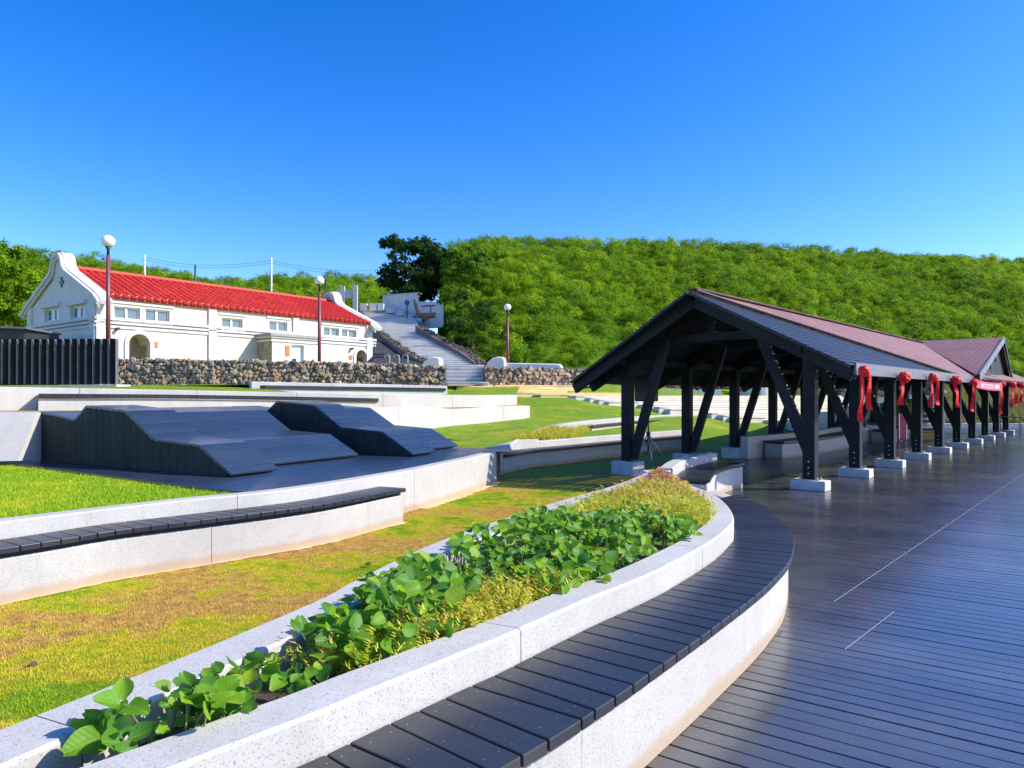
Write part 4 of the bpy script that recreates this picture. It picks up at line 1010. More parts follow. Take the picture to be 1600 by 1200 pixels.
for (a0, l0) in ((0, 0),):
    seg = 7
    for k in range(seg+1):
        t = math.pi*k/seg; tm.v.append((math.cos(t)*rr, 0, math.sin(t)*rr*.85)); tm.v.append((math.cos(t)*rr*1.1, tl*1.05, math.sin(t)*rr*.85+.025))
    for k in range(seg): tm.f.append((2*k, 2*k+1, 2*k+3, 2*k+2)); tm.m.append(0)
    tm.f.append(tuple(2*k+1 for k in range(seg+1))); tm.m.append(0)
tme = tm.mesh('roof_tile', TILE); rest = MB(); cnt = 0
Mr = Matrix(((e1.x, dn.x, nrm.x), (e1.y, dn.y, nrm.y), (e1.z, dn.z, nrm.z)))
tops = [HP(.3+(HL-.55)*(c+.5)/nc, HW/2, RZ-.12) for c in range(nc)]
for c in range(nc):
    for r in range(nr):
        p = tops[c]+dn*(tl*r)+nrm*.01
        if cnt < 300 and not (r == 0):
            o = bpy.data.objects.new('roof_tile', tme); link(o); o.parent = house; o.matrix_local = Matrix.Translation(p-Vector(house.location)) @ Mr.to_4x4(); cnt += 1
        else:
            i0 = len(rest.v)
            for v in tme.vertices: rest.v.append(tuple(Mr@v.co+p))
            for f in tme.polygons: rest.f.append(tuple(i0+k for k in f.vertices)); rest.m.append(0)
o = rest.build('roof_tiles_rest', TILE, house); o['kind'] = 'stuff'
MB().tube([HP(.3, HW/2, RZ-.05), HP(HL-.15, HW/2, RZ-.05)], .12, 8).build('ridge_cap', PORCH, house)
# porch
ps0, ps1 = fs(400)+.35, fs(497); pz = 4.45; pw = 1.15
ps0 = fs(425, -pw)
ps1 = fs(497, -pw); pz = fz(425, 524, -pw)
mb = MB(); dh = (fs(455, -pw), fs(475, -pw), GZ-.4, fz(465, 539, -pw))
holewall(mb, ps0, ps1, GZ-.4, pz, [dh], w=-pw); mb.build('porch_wall', WHITE, house)
MB().quad(HP(ps0, 0, GZ-.4), HP(ps0, -pw, GZ-.4), HP(ps0, -pw, pz), HP(ps0, 0, pz)).build('porch_side', BROWNR, house)
MB().quad(HP(ps1, -pw, GZ-.4), HP(ps1, 0, GZ-.4), HP(ps1, 0, pz), HP(ps1, -pw, pz)).build('porch_side', WHITE, house)
for z, h, o_, mt in ((pz+.04, .12, .14, GREYR), (pz-.06, .08, .08, WHITE), (pz-.15, .03, .04, GREYR), (pz-.22, .09, .06, WHITE)):
    MB().box(HP((ps0+ps1)/2, -pw/2-o_/2+.01, z), (ps1-ps0+2*o_, pw+o_, h), (e1, e2, mm)).build('porch_cornice', mt, house)
dr = MB(); dr.box(HP((dh[0]+dh[1])/2, -pw+.18, (dh[2]+dh[3])/2), (dh[1]-dh[0], .05, dh[3]-dh[2]), (e1, e2, mm)); dr.build('door', FRAME, house)
dr = MB(); dr.box(HP(dh[0]+.28, -pw+.145, dh[3]-.75), (.22, .02, .24), (e1, e2, mm)); dr.build('door_vent', METDK, house)
sg = MB(); s0, s1 = fs(446, -pw), fs(452, -pw); sg.box(HP((s0+s1)/2, -pw-.02, (fz(449, 540, -pw)+fz(449, 556, -pw))/2), (s1-s0, .03, fz(449, 540, -pw)-fz(449, 556, -pw)), (e1, e2, mm)); sg.build('sign', ORNG, house)
for a, b, c, d in ((238,246,534,543),(545.5,550,555,561)):
    sg = MB(); sg.box(HP((fs(a)+fs(b))/2, -.02, (fz(a, c)+fz(a, d))/2), (fs(b)-fs(a), .03, fz(a, c)-fz(a, d)), (e1, e2, mm)); sg.build('sign', ORNG, house)
for px, py in ((182,514),(548,545)):
    MB().box(HP(fs(px), -.10, fz(px, py)), (.09, .2, .10), (e1, e2, mm)).build('wall_lamp', METDK, house)

# ------------------------------------------------------------------ LAMPS AND POLES
def lamp(px, ytop, ybot, d, r, label):
    top = Q(px, ytop, d); bot = Q(px, ybot, d); bot.z -= .6; e = empty('street_lamp', bot, label, 'street lamp', 'maroon globe lamps')
    MB().tube([bot, bot+Vector((0, 0, (top.z-bot.z)-r-.25))], [.075, .06], 12).build('pole', MAROON, e, smooth=True)
    MB().tube([top-Vector((0, 0, r+.26)), top-Vector((0, 0, r+.06)), top-Vector((0, 0, r-.04))], [.045, .045, .10], 12).build('collar', METDK, e, smooth=True)
    MB().ball(top, r, 24, 16, (1, 1, .93)).build('globe', GLOBE, e, smooth=True)
lamp(169, 377, 535, 23.4, .215, 'tallest globe lamp on a maroon pole, in front of the house gable')
lamp(499, 438.5, 570, 28.2, .19, 'middle globe lamp standing before the house porch')
lamp(793, 480, 577, 33, .17, 'small globe lamp behind the white parapet by the hill')
def pole(px, y0, y1, d, r, mt, label, nm='utility_pole', cat='pole'):
    a, b = Q(px, y1, d), Q(px, y0, d); a.z -= 3
    o = MB().tube([a, b], r*.6, 10).build(nm, mt, smooth=True); tag(o, label, cat)
pole(226, 398, 430, 60, .14, FOOT, 'pale utility pole behind the house roof, left of the lamps')
pole(424, 402, 470, 50, .11, FOOT, 'slim grey utility pole rising beyond the middle of the red roof')
pole(305, 414, 440, 62, .12, METDK, 'short dark pole poking above the shrubs behind the red roof')
pole(509, 437, 470, 55, .11, METDK, 'thin dark post just right of the middle globe lamp')
wm = MB()
for (a, b, sag) in (((226,402,60),(424,407,50),.5), ((226,406,60),(424,411,50),.5), ((424,407,50),(620,416,70),.6), ((424,411,50),(620,421,70),.6)):
    A, B = Q(*a), Q(*b); wm.tube([A.lerp(B, t/12)-Vector((0, 0, sag*4*(t/12)*(1-t/12))) for t in range(13)], .012, 4)
tag(wm.build('overhead_wire', METDK), 'thin power lines sagging between the utility poles above the red roof', 'power line')
pl = empty('gate_post', Q(545, 480, 57), 'grey concrete gateway posts with a panel above the far end of the roof', 'gateway')
for x0, x1, y0 in ((531,538,446),(551,558,444),(525,531,453)):
    MB().hexa([Q(x0,490,57), Q(x1,490,57), Q(x1,490,57)+Vector((0,.3,0)), Q(x0,490,57)+Vector((0,.3,0))], [Q(x0,y0,57), Q(x1,y0+1,57), Q(x1,y0+1,57)+Vector((0,.3,0)), Q(x0,y0,57)+Vector((0,.3,0))]).build('post', FOOT, pl)
MB().hexa([Q(538.5,466,57.1), Q(550.5,466,57.1), Q(550.5,466,57.3), Q(538.5,466,57.3)], [Q(538.5,452,57.1), Q(550.5,452,57.1), Q(550.5,452,57.3), Q(538.5,452,57.3)]).build('panel', FOOT, pl)
for k, (x0, x1, lb) in enumerate(((562,573,'square white bollard at the stair top nearest the house'), (577,588,'square white bollard at the stair top, in the middle'), (590,599,'square white bollard at the stair top nearest the painted wall'))):
    o = MB().hexa([Q(x0,485,58), Q(x1,485,58), Q(x1,485,58)+Vector((0,.5,0)), Q(x0,485,58)+Vector((0,.5,0))], [Q(x0,473,58), Q(x1,474,58), Q(x1,474,58)+Vector((0,.5,0)), Q(x0,473,58)+Vector((0,.5,0))]).build('bollard', WHITE)
    tag(o, lb, 'bollard', 'white blocks at the stair top')

# ------------------------------------------------------------------ STAIRWAY UP THE HILL
ctr = [ # y, left px, right px, depth
 (600, 698, 762, 30.8), (585, 695, 760, 32.5), (573, 690, 757, 34), (562, 662, 740, 36.5), (552, 640, 722, 39), (542, 622, 700, 42), (532, 607, 682, 45), (522, 596, 662, 48), (512, 586, 656, 51), (503, 578, 650, 54), (495, 570, 642, 57), (487, 566, 628, 59.5), (483, 560, 612, 62)]
sy = [c[0] for c in ctr]; stp = bpy.data.objects.new('stairway', None); link(stp); tag(stp, kind='structure')
N = 46; depths = np.linspace(30.8, 61.5, N+1)
for k in range(N):
    d0_, d1_ = depths[k], depths[k+1]; f = lambda col, d: float(np.interp(d, [c[3] for c in ctr], [c[col] for c in ctr]))
    z = EYE-(f(0, (d0_+d1_)/2)-HY)/F*(d0_+d1_)/2
    P = [Vector(((f(1, d0_)-CX)/F*d0_, d0_, 0)), Vector(((f(2, d0_)-CX)/F*d0_, d0_, 0)), Vector(((f(2, d1_)-CX)/F*d1_, d1_+.02, 0)), Vector(((f(1, d1_)-CX)/F*d1_, d1_+.02, 0))]
    MB().hexa([Vector((p.x, p.y, z-.8)) for p in P], [Vector((p.x, p.y, z-.05)) for p in P]).build('stair_riser', FOOT, stp)  # darker than the treads: shading bands between steps put into colour
    n0 = Vector((0, -.07, 0)); P[0] = P[0]+n0; P[1] = P[1]+n0; MB().hexa([Vector((p.x, p.y, z-.049)) for p in P], [Vector((p.x, p.y, z+.012)) for p in P]).build('stair_tread', PATHM, stp)
rubble_wall('low dark stone kerb climbing the left side of the stairway', [(692,572,590,33.8), (662,560,580,36.3), (640,548,572,38.8), (622,536,560,41.8), (600,520,545,46), (584,505,530,50.5)], .4, .24, False, STONESD)
rubble_wall('low dark stone kerb climbing the right side of the stairway', [(757,566,577,34.3), (740,554,566,36.6), (722,543,556,39.2), (700,532,545,42.3), (682,522,534,45.3), (660,508,524,48.5)], .5, .24, False, STONESD)
def rounded_wall(nm, pts, d, th, label):
    o = MB().prism([Q(x, y, d) for x, y in pts], Vector((.25*th, th, 0))).build(nm, WHITE, bevel=.05); return tag(o, label, 'wall')
rounded_wall('parapet_wall', [(658,572), (687,572), (687,562), (684,558), (676,557.5), (668,560), (661,566)], 32.2, .5, 'small rounded white wall end left of the stairway foot')
rounded_wall('parapet_wall', [(757,575), (789,576), (788,562), (785,558), (778,557), (768,560), (761,566)], 32.6, .6, 'rounded white wall end at the right of the stairway foot')
rounded_wall('parapet_wall', [(790,576), (877,577), (877,572), (874,569), (868,568.2), (790,567)], 32.9, .5, 'long low white parapet on the stone wall below the hill')
# mural wall
mw = empty('mural_wall', Q(640, 500, 57), 'white wall with a painted brown boat beside the upper stairs', 'wall')
MB().prism([Q(597,500,60), Q(652,500,57), Q(652,458,57), Q(598,462,60)], Vector((.1, .4, 0))).build('wall_panel', WHITE, mw)
MB().prism([Q(652.5,513,56.5), Q(693,511,54), Q(693,472,54), Q(652.5,471,56.5)], Vector((.1, .4, 0))).build('wall_panel', WHITE, mw)
MB().prism([Q(597,462.5,59.9), Q(654,458.5,56.9), Q(654,456.5,56.9), Q(597,460.5,59.9)], Vector((.2, .7, 0))).build('coping', PCONC, mw)
off = lambda x, y: Q(x, y, 56.5-(x-652.5)/40.5*2.5-.04)
def mural(nm, pts, mt): 
    P = [off(x, y) if x > 652 else Q(x, y, 60-(x-597)/55*3-.05) for x, y in pts]; MB().prism(P, Vector((0, .03, 0))).build(nm, mt, mw)
mural('painted_hull', [(653,482),(656,489),(681,488),(681,496),(668,499),(661,504),(656,504),(654,497),(649,490)], PBROWN)
mural('painted_prow', [(646,468),(648,467),(649,473),(656,484),(657,489),(652,492),(648,482),(646,477)], PBROWN)
mural('painted_canopy', [(656,479),(662,477),(679,476),(681,478.4),(662,479.6)], CRIM)
mural('painted_mast', [(672,478),(674,478),(674,488),(672,488)], BLUEP)
mural('painted_stripe', [(664,493),(680,491.5),(680,497),(664,498.5)], CRIM)
sgn = empty('round_sign', Q(636, 505, 55.5), 'small round blue sign on a thin post before the white wall', 'sign')
MB().tube([Q(636, 510, 55.5), Q(636, 476, 55.5)], .05, 6).build('post', METDK, sgn); MB().tube([Q(636, 473, 55.45), Q(636, 473, 55.5)], .22, 14).build('disc', BLUEP, sgn)
# small steps/boxes by the wall
for k, (x, y) in enumerate(((603,481),(618,485),(632,491),(646,497))):
    o = MB().hexa([Q(x,y+8,57.5-k*.8), Q(x+13,y+8,57.2-k*.8), Q(x+13,y+8,58-k*.8), Q(x,y+8,58.4-k*.8)], [Q(x,y,57.5-k*.8), Q(x+13,y,57.2-k*.8), Q(x+13,y,58-k*.8), Q(x,y,58.4-k*.8)]).build('stone_block', FOOT)
    tag(o, 'grey stone block on the upper stairs, %s below the white wall' % ['topmost', 'second', 'third', 'lowest'][k], 'block', 'stone blocks along the painted wall')
# dark sheet, the recess's shade put into its colour, and handrails by the house
dk = MB(); dk.quad(Q(583,575,34), Q(690,575,33), Q(655,548,41), Q(583,530,45)); tag(dk.build('recess_shade_sheet', DARKIN), kind='structure')
for k, x in enumerate((609, 624, 637.5)):
    a = Q(x, 573, 33); h = a+Vector((0, 0, .45)); pts = [a, h]+[h+Vector((-.12+.12*math.cos(t), 0, .12*math.sin(t))) for t in [math.pi*j/5 for j in range(1, 6)]]
    tag(MB().tube(pts, .03, 6).build('hooked_rail_post', STEEL), 'hooked steel rail end in the dark recess, %s from the house' % ['first', 'second', 'third'][k], 'railing', 'hooked rail ends by the house')
sl_ = empty('slatted_gate', Q(590, 565, 37), 'low dark slatted screen just right of the house corner', 'screen')
for k in range(5): MB().bar(Q(583,554+k*4,37), Q(600,553.5+k*4,37), .05, .08).build('slat', METDK, sl_)

# ------------------------------------------------------------------ HILLS
def hill(name, base, top, nu, nv, seed, kexp=.75, z_drop=0):
    # base/top: lists (px, y, d); surface from base line to crest line then down behind
    Bp = catmull([Q(*b) for b in base], 10); Tp = catmull([Q(*t) for t in top], 10); Bp = resample(Bp, nu); Tp = resample(Tp, nu)
    grid = np.zeros((nv+6, nu, 3))
    for j in range(nv):
        t = j/(nv-1)
        for i in range(nu):
            p = Bp[i].lerp(Tp[i], t); z = Bp[i].z+(Tp[i].z-Bp[i].z)*(t**kexp if kexp < 1 else t**kexp)
            z += 1.0*mnoise.noise(Vector((p.x*.09+seed, p.y*.09, 0)))*math.sin(math.pi*min(t, .95))
            grid[j, i] = (p.x, p.y, z)
    for j in range(6):
        for i in range(nu):
            d = (Tp[i]-Bp[i]); d.z = 0; d.normalize(); p = Tp[i]+d*(j+1)*12; grid[nv+j, i] = (p.x, p.y, Tp[i].z-(j+1)**1.4*1.2)
    mb = MB(); mb.v = [tuple(v) for v in grid.reshape(-1, 3)]
    for j in range(nv+5):
        for i in range(nu-1): k = j*nu+i; mb.f.append((k, k+1, k+nu+1, k+nu)); mb.m.append(0)
    tag(mb.build(name, mat_hill, smooth=True), kind='structure'); return grid[:nv]
mat_hill = mat_plain('hill_ground', (.05, .11, .008), .95, .3, .5, 0)
HM = [clump_mesh('shrub_clump_%s' % c, mats, 900, .115, 1, .75, 14, .55) for c, mats in (('a', [L_HILL[0], L_HILL[1]]), ('bb', [L_HILL[0], L_HILL[2]]), ('ccc', [L_HILL[1], L_HILL[0]]), ('dddd', [L_HILL[2], L_HILL[0], L_HILL[1]]))]
shrub_coll = make_coll('shrub_clump', HM)
def area_scatter(grid, dens, s0, s1, lift=.3, jit=1):
    pts = []; nv, nu = grid.shape[:2]
    for j in range(nv-1):
        for i in range(nu-1):
            a, b, c, d = grid[j, i], grid[j, i+1], grid[j+1, i+1], grid[j+1, i]
            ar = np.linalg.norm(np.cross(b-a, d-a)); n = ar*dens; n = int(n)+(random.random() < n-int(n))
            for _ in range(n):
                u, v = random.random(), random.random(); p = (a*(1-u)+b*u)*(1-v)+(d*(1-u)+c*u)*v
                pts.append((p[0], p[1], p[2]+lift*random.random()))
    return pts
gr = hill('hill', [(700,548,44),(760,577,42),(830,580,42),(905,582,44),(1010,600,49),(1120,604,52),(1300,622,56),(1470,640,58),(1620,650,60),(1800,652,62)],
          [(690,402,66),(735,388,70),(800,385,74),(900,387,80),(1010,389,84),(1150,393,90),(1300,401,96),(1450,408,102),(1620,414,110),(1850,418,120)], 90, 34, 3.1, .80)
pts = area_scatter(gr, .95, 1, 2, .5)
print('hill shrubs', len(pts))
sc_ = [(lambda s: (s, s, s*random.uniform(.8, 1.15)))(random.choice([.5, .65, .8, .95, 1.15])*random.uniform(.85, 1.15)*(1+.006*(p[1]-45))) for p in pts]
scatter('hill_shrubs', pts, shrub_coll, rnd_rots(len(pts), .35), sc_, 'dense bright green shrubs covering the big hill on the right', 'shrubs')
gl = hill('hill', [(-160,530,52),(0,520,52),(150,510,55),(300,500,60),(450,495,66),(600,492,72)], [(-160,404,74),(0,400,74),(60,404,75),(200,422,78),(300,444,80),(400,449,84),(480,441,88),(560,442,90),(610,455,90)], 50, 16, 8.7, .85)
pts = area_scatter(gl, .6, 1, 2, .4)
sc_ = [(lambda s: (s, s, s*random.uniform(.8, 1.2)))(random.uniform(.75, 1.5)) for p in pts]
scatter('hill_shrubs', pts, shrub_coll, rnd_rots(len(pts), .35), sc_, 'green shrub belt along the skyline behind the red-roofed house', 'shrubs')
# nearer bushes left of the house
def tree(name, base, h, r, label, mats, seed, nclump=26, leaf=.16, trunk_r=.16, cat='tree', spread=(1, 1, .7), nleaf=700, nc=16, group=None, low=.35):
    rng = random.Random(seed); e = empty(name, base, label, cat, group); b = Vector(base)
    tr = MB(); top = b+Vector((rng.uniform(-.3, .3), rng.uniform(-.3, .3), h*.62)); tr.tube([b-Vector((0, 0, .4)), b.lerp(top, .5)+Vector((rng.uniform(-.15, .15), 0, 0)), top], [trunk_r, trunk_r*.75, trunk_r*.45], 8)
    cr = []
    for k in range(nclump):
        a = rng.uniform(0, 6.283); zz = rng.uniform(low, 1.0); rad = r*math.sqrt(max(.05, 1-((zz-.6)/.55)**2))*rng.uniform(.35, 1)
        c = b+Vector((math.cos(a)*rad*spread[0], math.sin(a)*rad*spread[1], h*zz)); cr.append(c)
        if k % 3 == 0: tr.tube([b.lerp(top, rng.uniform(.35, .95)), c], [trunk_r*.35, trunk_r*.1], 5)
    tr.build('trunk', BARK, e)
    me_ = clump_mesh('crown_'+str(seed), mats, nleaf, leaf, 1, .6, nc, .6)
    V = []; Fc = []; Mi = []
    nv = len(me_.vertices); co = np.empty(nv*3); me_.vertices.foreach_get('co', co); co = co.reshape(-1, 3); mi = [p.material_index for p in me_.polygons]
    fac = np.array([list(p.vertices) for p in me_.polygons])
    allv = []; allf = []; allm = []
    for k, c in enumerate(cr):
        a = rng.uniform(0, 6.28); s = r*rng.uniform(.26, .42); M = np.array([[math.cos(a), -math.sin(a), 0], [math.sin(a), math.cos(a), 0], [0, 0, 1]])
        allv.append(co@M.T*s+np.array(c)); allf.append(fac+k*nv); allm += mi
    me = bpy.data.meshes.new('crown'); me.from_pydata(np.concatenate(allv).tolist(), [], np.concatenate(allf).tolist())
    for m in mats: me.materials.append(m)
    me.polygons.foreach_set('material_index', allm); me.update()
    o = bpy.data.objects.new('crown', me); link(o); o.parent = e; o.matrix_parent_inverse = Matrix.Translation(-b)
    return e
B_ = Q(643, 482, 62); tree('broadleaf_tree', B_, 5.9, 3.0, 'dark broad-leaved tree standing above the painted white wall', [L_DARK, L_DARK], 5, 44, .26, .22, nleaf=520, low=.1)
tree('broadleaf_tree', Q(731, 514, 55), 5.9, 2.3, 'shaded dark green tree leaning over the right end of the painted wall', [L_DARK, L_HILL[1]], 6, 36, .22, .18, nleaf=600, low=.08)
tree('broadleaf_tree', Q(617, 482, 66), 3.6, 1.7, 'smaller dark tree left of the big one above the painted wall', [L_DARK], 9, 20, .22, .12, nleaf=480, low=.1)
tree('green_bush', Q(737, 558, 45.5), 4.0, 1.5, 'dark green bush in shade at the right of the upper stairs', [L_HILL[1], L_DARK], 11, 26, .2, .1, 'bush', nleaf=600, low=.05)
tree('green_bush', Q(738, 572, 42), 3.2, 1.6, 'bush at the hill foot just right of the stone stair kerb', [L_HILL[1], L_DARK], 12, 22, .18, .08, 'bush', nleaf=600, low=.05)
tree('green_bush', Q(22, 520, 40), 4.4, 2.4, 'leafy green bush left of the house gable behind the shed', [L_HILL[0], L_HILL[1]], 13, 28, .2, .1, 'bush', nleaf=700, low=.05)
tree('green_bush', Q(-25, 520, 38), 4.4, 2.6, 'leafy green bush cut by the left edge of the picture', [L_HILL[1], L_HILL[0]], 14, 28, .2, .1, 'bush', nleaf=700, low=.05)
tree('green_bush', Q(1255, 640, 47), 2.0, 1.0, 'small round bush between the white walls, seen through the pavilion', [L_HILL[0], L_HILL[1]], 15, 14, .13, .06, 'bush', nleaf=500, low=.05)
# far right grassy bank
mb = loft(MB(), [Q(1250,668,38), Q(1400,668,40), Q(1600,666,42), Q(1900,664,46)], [Q(1250,600,58), Q(1400,604,60), Q(1600,606,62), Q(1900,606,66)], 30, 8, .3)
tag(mb.build('grass_bank', mat_plain('bank_grass', (.20, .19, .045), .9, .4, 1.5), smooth=True), kind='structure')
bt = [tuft_mesh('bank_tuft_%d' % k, m, 160, .55, .45, .022) for k, m in enumerate((leafmat('bank_a', (.15, .19, .02), (.25, .26, .04), .6, .3, .5), leafmat('bank_b', (.07, .13, .015), (.13, .19, .03), .6, .3, .5), leafmat('bank_c', (.26, .21, .06), (.34, .25, .09), .6, .3, .5)))]
bc = make_coll('bank_tuft', bt); pts = []
for k in range(2600):
    u, v = random.random(), random.random()**.8; a = Q(1250+650*u, 668-3*u, 38+8*u); b = Q(1250+650*u, 600+6*u, 58+8*u); p = a.lerp(b, v); pts.append(p)
scatter('bank_plants', pts, bc, rnd_rots(len(pts), .2), [(lambda s: (s, s, s))(random.uniform(.6, 1.7)) for _ in pts], 'wild grasses and weeds on the sunny bank beyond the right end of the deck', 'grasses')
# end kerb of the deck, white walls behind the pavilion
ek = empty('end_wall', Q(1500, 668, 36), 'low pale concrete wall closing the far end of the dark deck', 'wall')
for k in range(9):
    x0, x1 = 1290+k*44, 1290+(k+1)*44-.6; MB().hexa([Q(x0,675,35), Q(x1,675,35), Q(x1,675,35)+Vector((0,.4,0)), Q(x0,675,35)+Vector((0,.4,0))], [Q(x0,662,35), Q(x1,662,35), Q(x1,662,35)+Vector((0,.4,0)), Q(x0,662,35)+Vector((0,.4,0))]).build('wall_panel', PCONC, ek)
we = empty('white_building', Q(1180, 640, 42), 'small white rounded building seen through the pavilion posts', 'building')
cyl = MB(); cc = Q(1178, 645, 43); 
ring = [(math.cos(t)*1.25, math.sin(t)*1.25) for t in [2*math.pi*k/28 for k in range(28)]]
cyl.prism([Vector((cc.x+x, cc.y+y, .3)) for x, y in ring], Vector((0, 0, 2.0+cc.z-.6))); cyl.build('drum_wall', WHITE, we, smooth=False)
dm = MB(); dm.ball(Vector((cc.x, cc.y, .3+2.0+cc.z-.6)), 1.25, 28, 10, (1, 1, .25)); dm.build('dome', WHITE, we, smooth=True)
MB().hexa([Q(1150,648,42.6), Q(1168,648,42), Q(1168,648,44), Q(1150,648,44)], [Q(1150,632,42.6), Q(1168,632,42), Q(1168,632,44), Q(1150,632,44)]).build('side_wall', WHITE, we)
ww = empty('white_wall', Q(1340, 650, 38), 'tall white wall topped with rubble, behind the far pavilion posts', 'wall')
MB().hexa([Q(1228,668,38.5), Q(1477,668,38), Q(1477,668,38.6), Q(1228,668,39.1)], [Q(1228,618,38.5), Q(1477,615,38), Q(1477,615,38.6), Q(1228,618,39.1)]).build('wall_panel', WHITE, ww)
MB().hexa([Q(1215,668,38.0), Q(1262,668,38), Q(1262,668,38.3), Q(1215,668,38.3)], [Q(1215,632,38.0), Q(1262,632,38), Q(1262,632,38.3), Q(1215,632,38.3)]).build('low_wall', WHITE, ww)
rubble_wall('rubble stone band above the white wall behind the far pavilion posts', [(1300,590,616.5,38.1), (1390,588,615.5,38.1), (1476,586,614.5,38.0)], .5, .26, False)

# ------------------------------------------------------------------ PAVILION
pav = empty('pavilion', PV(6, 14, 0), 'long open timber pavilion with black posts and a maroon shingle roof', 'pavilion')
DC, DR, DL, DE, DF = 4.19, 6.0, 7.8, 3.35, 8.8
ZR, SL = 3.41, .52
zroof = lambda D: ZR-(SL if D < DR else SL*1.07)*abs(D-DR)
T0 = 12.2; ncol = 10; TN = 36.5
mm = Vector((0, 0, 1))
rb = lambda a, b, w, h, nm, mt=WOOD, up=mm: MB().bar(a, b, w, h, up).build(nm, mt, pav, bevel=.006)
bol = MB()
for k in range(ncol):
    t = T0+2.5*k
    # right row
    c = PV(DC, t, .085); MB().box(c, (.57, .30, .17), (W, U, mm)).build('footing', FOOT, pav, bevel=.012)
    MB().box(PV(DC, t, .17+.006), (.34, .22, .012), (W, U, mm)).build('base_plate', STEEL, pav)
    for a in (-.14, .14):
        for b in (-.08, .08): bol.box(PV(DC, t, .20)+W*a+U*b, (.022, .022, .05), (W, U, mm))
    MB().box(PV(DC, t, (.182+zroof(DC)-.14)/2), (.20, .19, zroof(DC)-.14-.182), (W, U, mm)).build('post', WOOD, pav, bevel=.008)
    rb(PV(DC+.02, t, .62), PV(5.10, t, zroof(5.10)-.16), .12, .17, 'brace')
    for z in (.28, .38, .48): bol.box(PV(DC, t-.098, z), (.02, .012, .02), (W, U, mm))
    for j in range(7): 
        f = .35+.09*j; p = PV(DC+.02, t, .62).lerp(PV(5.10, t, zroof(5.10)-.16), f); bol.box(p+W*.096, (.012, .05, .03), (W, U, mm))
    # left row
    gz0 = -.08 if k < 3 else .0; c = PV(DL, t, (.26+gz0)/2); MB().box(c, (.52, .42, .26-gz0), (W, U, mm)).build('footing', FOOT, pav, bevel=.012)
    MB().box(PV(DL, t, (.27+zroof(DL)-.14)/2), (.20, .19, zroof(DL)-.14-.27), (W, U, mm)).build('post', WOOD, pav, bevel=.008)
    rb(PV(DL-.12, t, .32), PV(6.9, t, zroof(6.9)-.16), .12, .17, 'brace')
    # frame: rafters, collar tie, king post
    rb(PV(DE+.1, t, zroof(DE+.1)-.15), PV(DR, t, ZR-.15), .10, .20, 'rafter'); rb(PV(DF-.1, t, zroof(DF-.1)-.15), PV(DR, t, ZR-.15), .10, .20, 'rafter')
    rb(PV(DR-1.15, t+.1, ZR-.72), PV(DR+1.15, t+.1, ZR-.72), .09, .16, 'tie_beam'); MB().box(PV(DR, t+.1, ZR-.45), (.12, .10, .45), (W, U, mm)).build('king_post', WOOD, pav)
# end rafters at the near gable
for D1 in (DE+.02, DF-.02):
    rb(PV(D1, 11.72, zroof(D1)-.14), PV(DR, 11.56, ZR-.14), .08, .20, 'barge_rafter')
# purlins
for D1, z in ((DC, -.13), (DL, -.13), (5.10, -.14), (6.9, -.14), (DR, -.16)):
    rb(PV(D1, 11.6, zroof(D1)+z), PV(D1, TN, zroof(D1)+z), .12, .14, 'purlin')
o = bol.build('bolts', STEEL, pav); o['kind'] = 'stuff'
# roof slats (open lattice) on the near part: right slope boundary from ridge (t 11.5) to eave (t 18.8)
cs = math.sqrt(1+SL*SL); dR = (W+Vector((0, 0, -SL))).normalized(); nR = U.cross(dR); nR = nR if nR.z > 0 else -nR
dL = (-W+Vector((0, 0, -SL))).normalized(); nL = U.cross(dL); nL = nL if nL.z > 0 else -nL
nsl = 23
for k in range(nsl):
    f = (k+.5)/nsl; D1 = DR-(DR-DE)*f; tb = 11.5+(19.4-11.5)*f; ts = 11.45+.18*f+random.uniform(-.012, .012)
    MB().box(PV(D1, (ts+tb)/2, zroof(D1))-nR*.0, (tb-ts+.3, .098, .05), (U, dR, nR)).build('roof_slat', SLATM, pav)
nsl = 27
for k in range(nsl):
    f = (k+.5)/nsl; D1 = DR+(DF-DR)*f; tb = 11.5+(16.5-11.5)*f+.4; ts = 11.45+.3*f+random.uniform(-.012, .012)
    MB().box(PV(D1, (ts+tb)/2, zroof(D1)), (tb-ts+.3, .098, .05), (U, dL, nL)).build('roof_slat', SLATM, pav)
# shingled decks
th = .07
def sheet(pts, nrm, mt, nm, dz=.06):
    P = [p+nrm*dz for p in pts]; MB().prism([p-nrm*.03 for p in P], nrm*.03).build(nm, mt, pav); MB().prism([p-nrm*.085 for p in P], nrm*.052).build('soffit', WOOD, pav)
IT = 29.5; LT = 21.7
VR = PV(DR, 11.55, ZR); VE = PV(DE, 19.4, zroof(DE))
sheet([VR, VE, PV(DE, LT, zroof(DE)), PV(DR, IT, ZR)], nR, SHING, 'shingle_roof')
sheet([PV(DR, IT, ZR), PV(DE, LT, zroof(DE)), PV(DE, TN, zroof(DE)), PV(DR, TN, ZR)], nR, SHING, 'shingle_roof', .055)
sheet([VR, PV(DR, TN, ZR), PV(DF, TN, zroof(DF)), PV(DF, 16.5, zroof(DF))], nL, SHING, 'shingle_roof', .058)
rb(VR+nR*.075, VE+nR*.075, .05, .03, 'edge_flashing', METDK)
rb(PV(DR, 11.5, ZR+.09), PV(DR, IT, ZR+.09), .16, .03, 'ridge_cap', SHING)
# fascia
rb(PV(DE-.03, 11.62, zroof(DE)-.03), PV(DE-.03, LT+.1, zroof(DE)-.03), .035, .19, 'fascia', FASC)
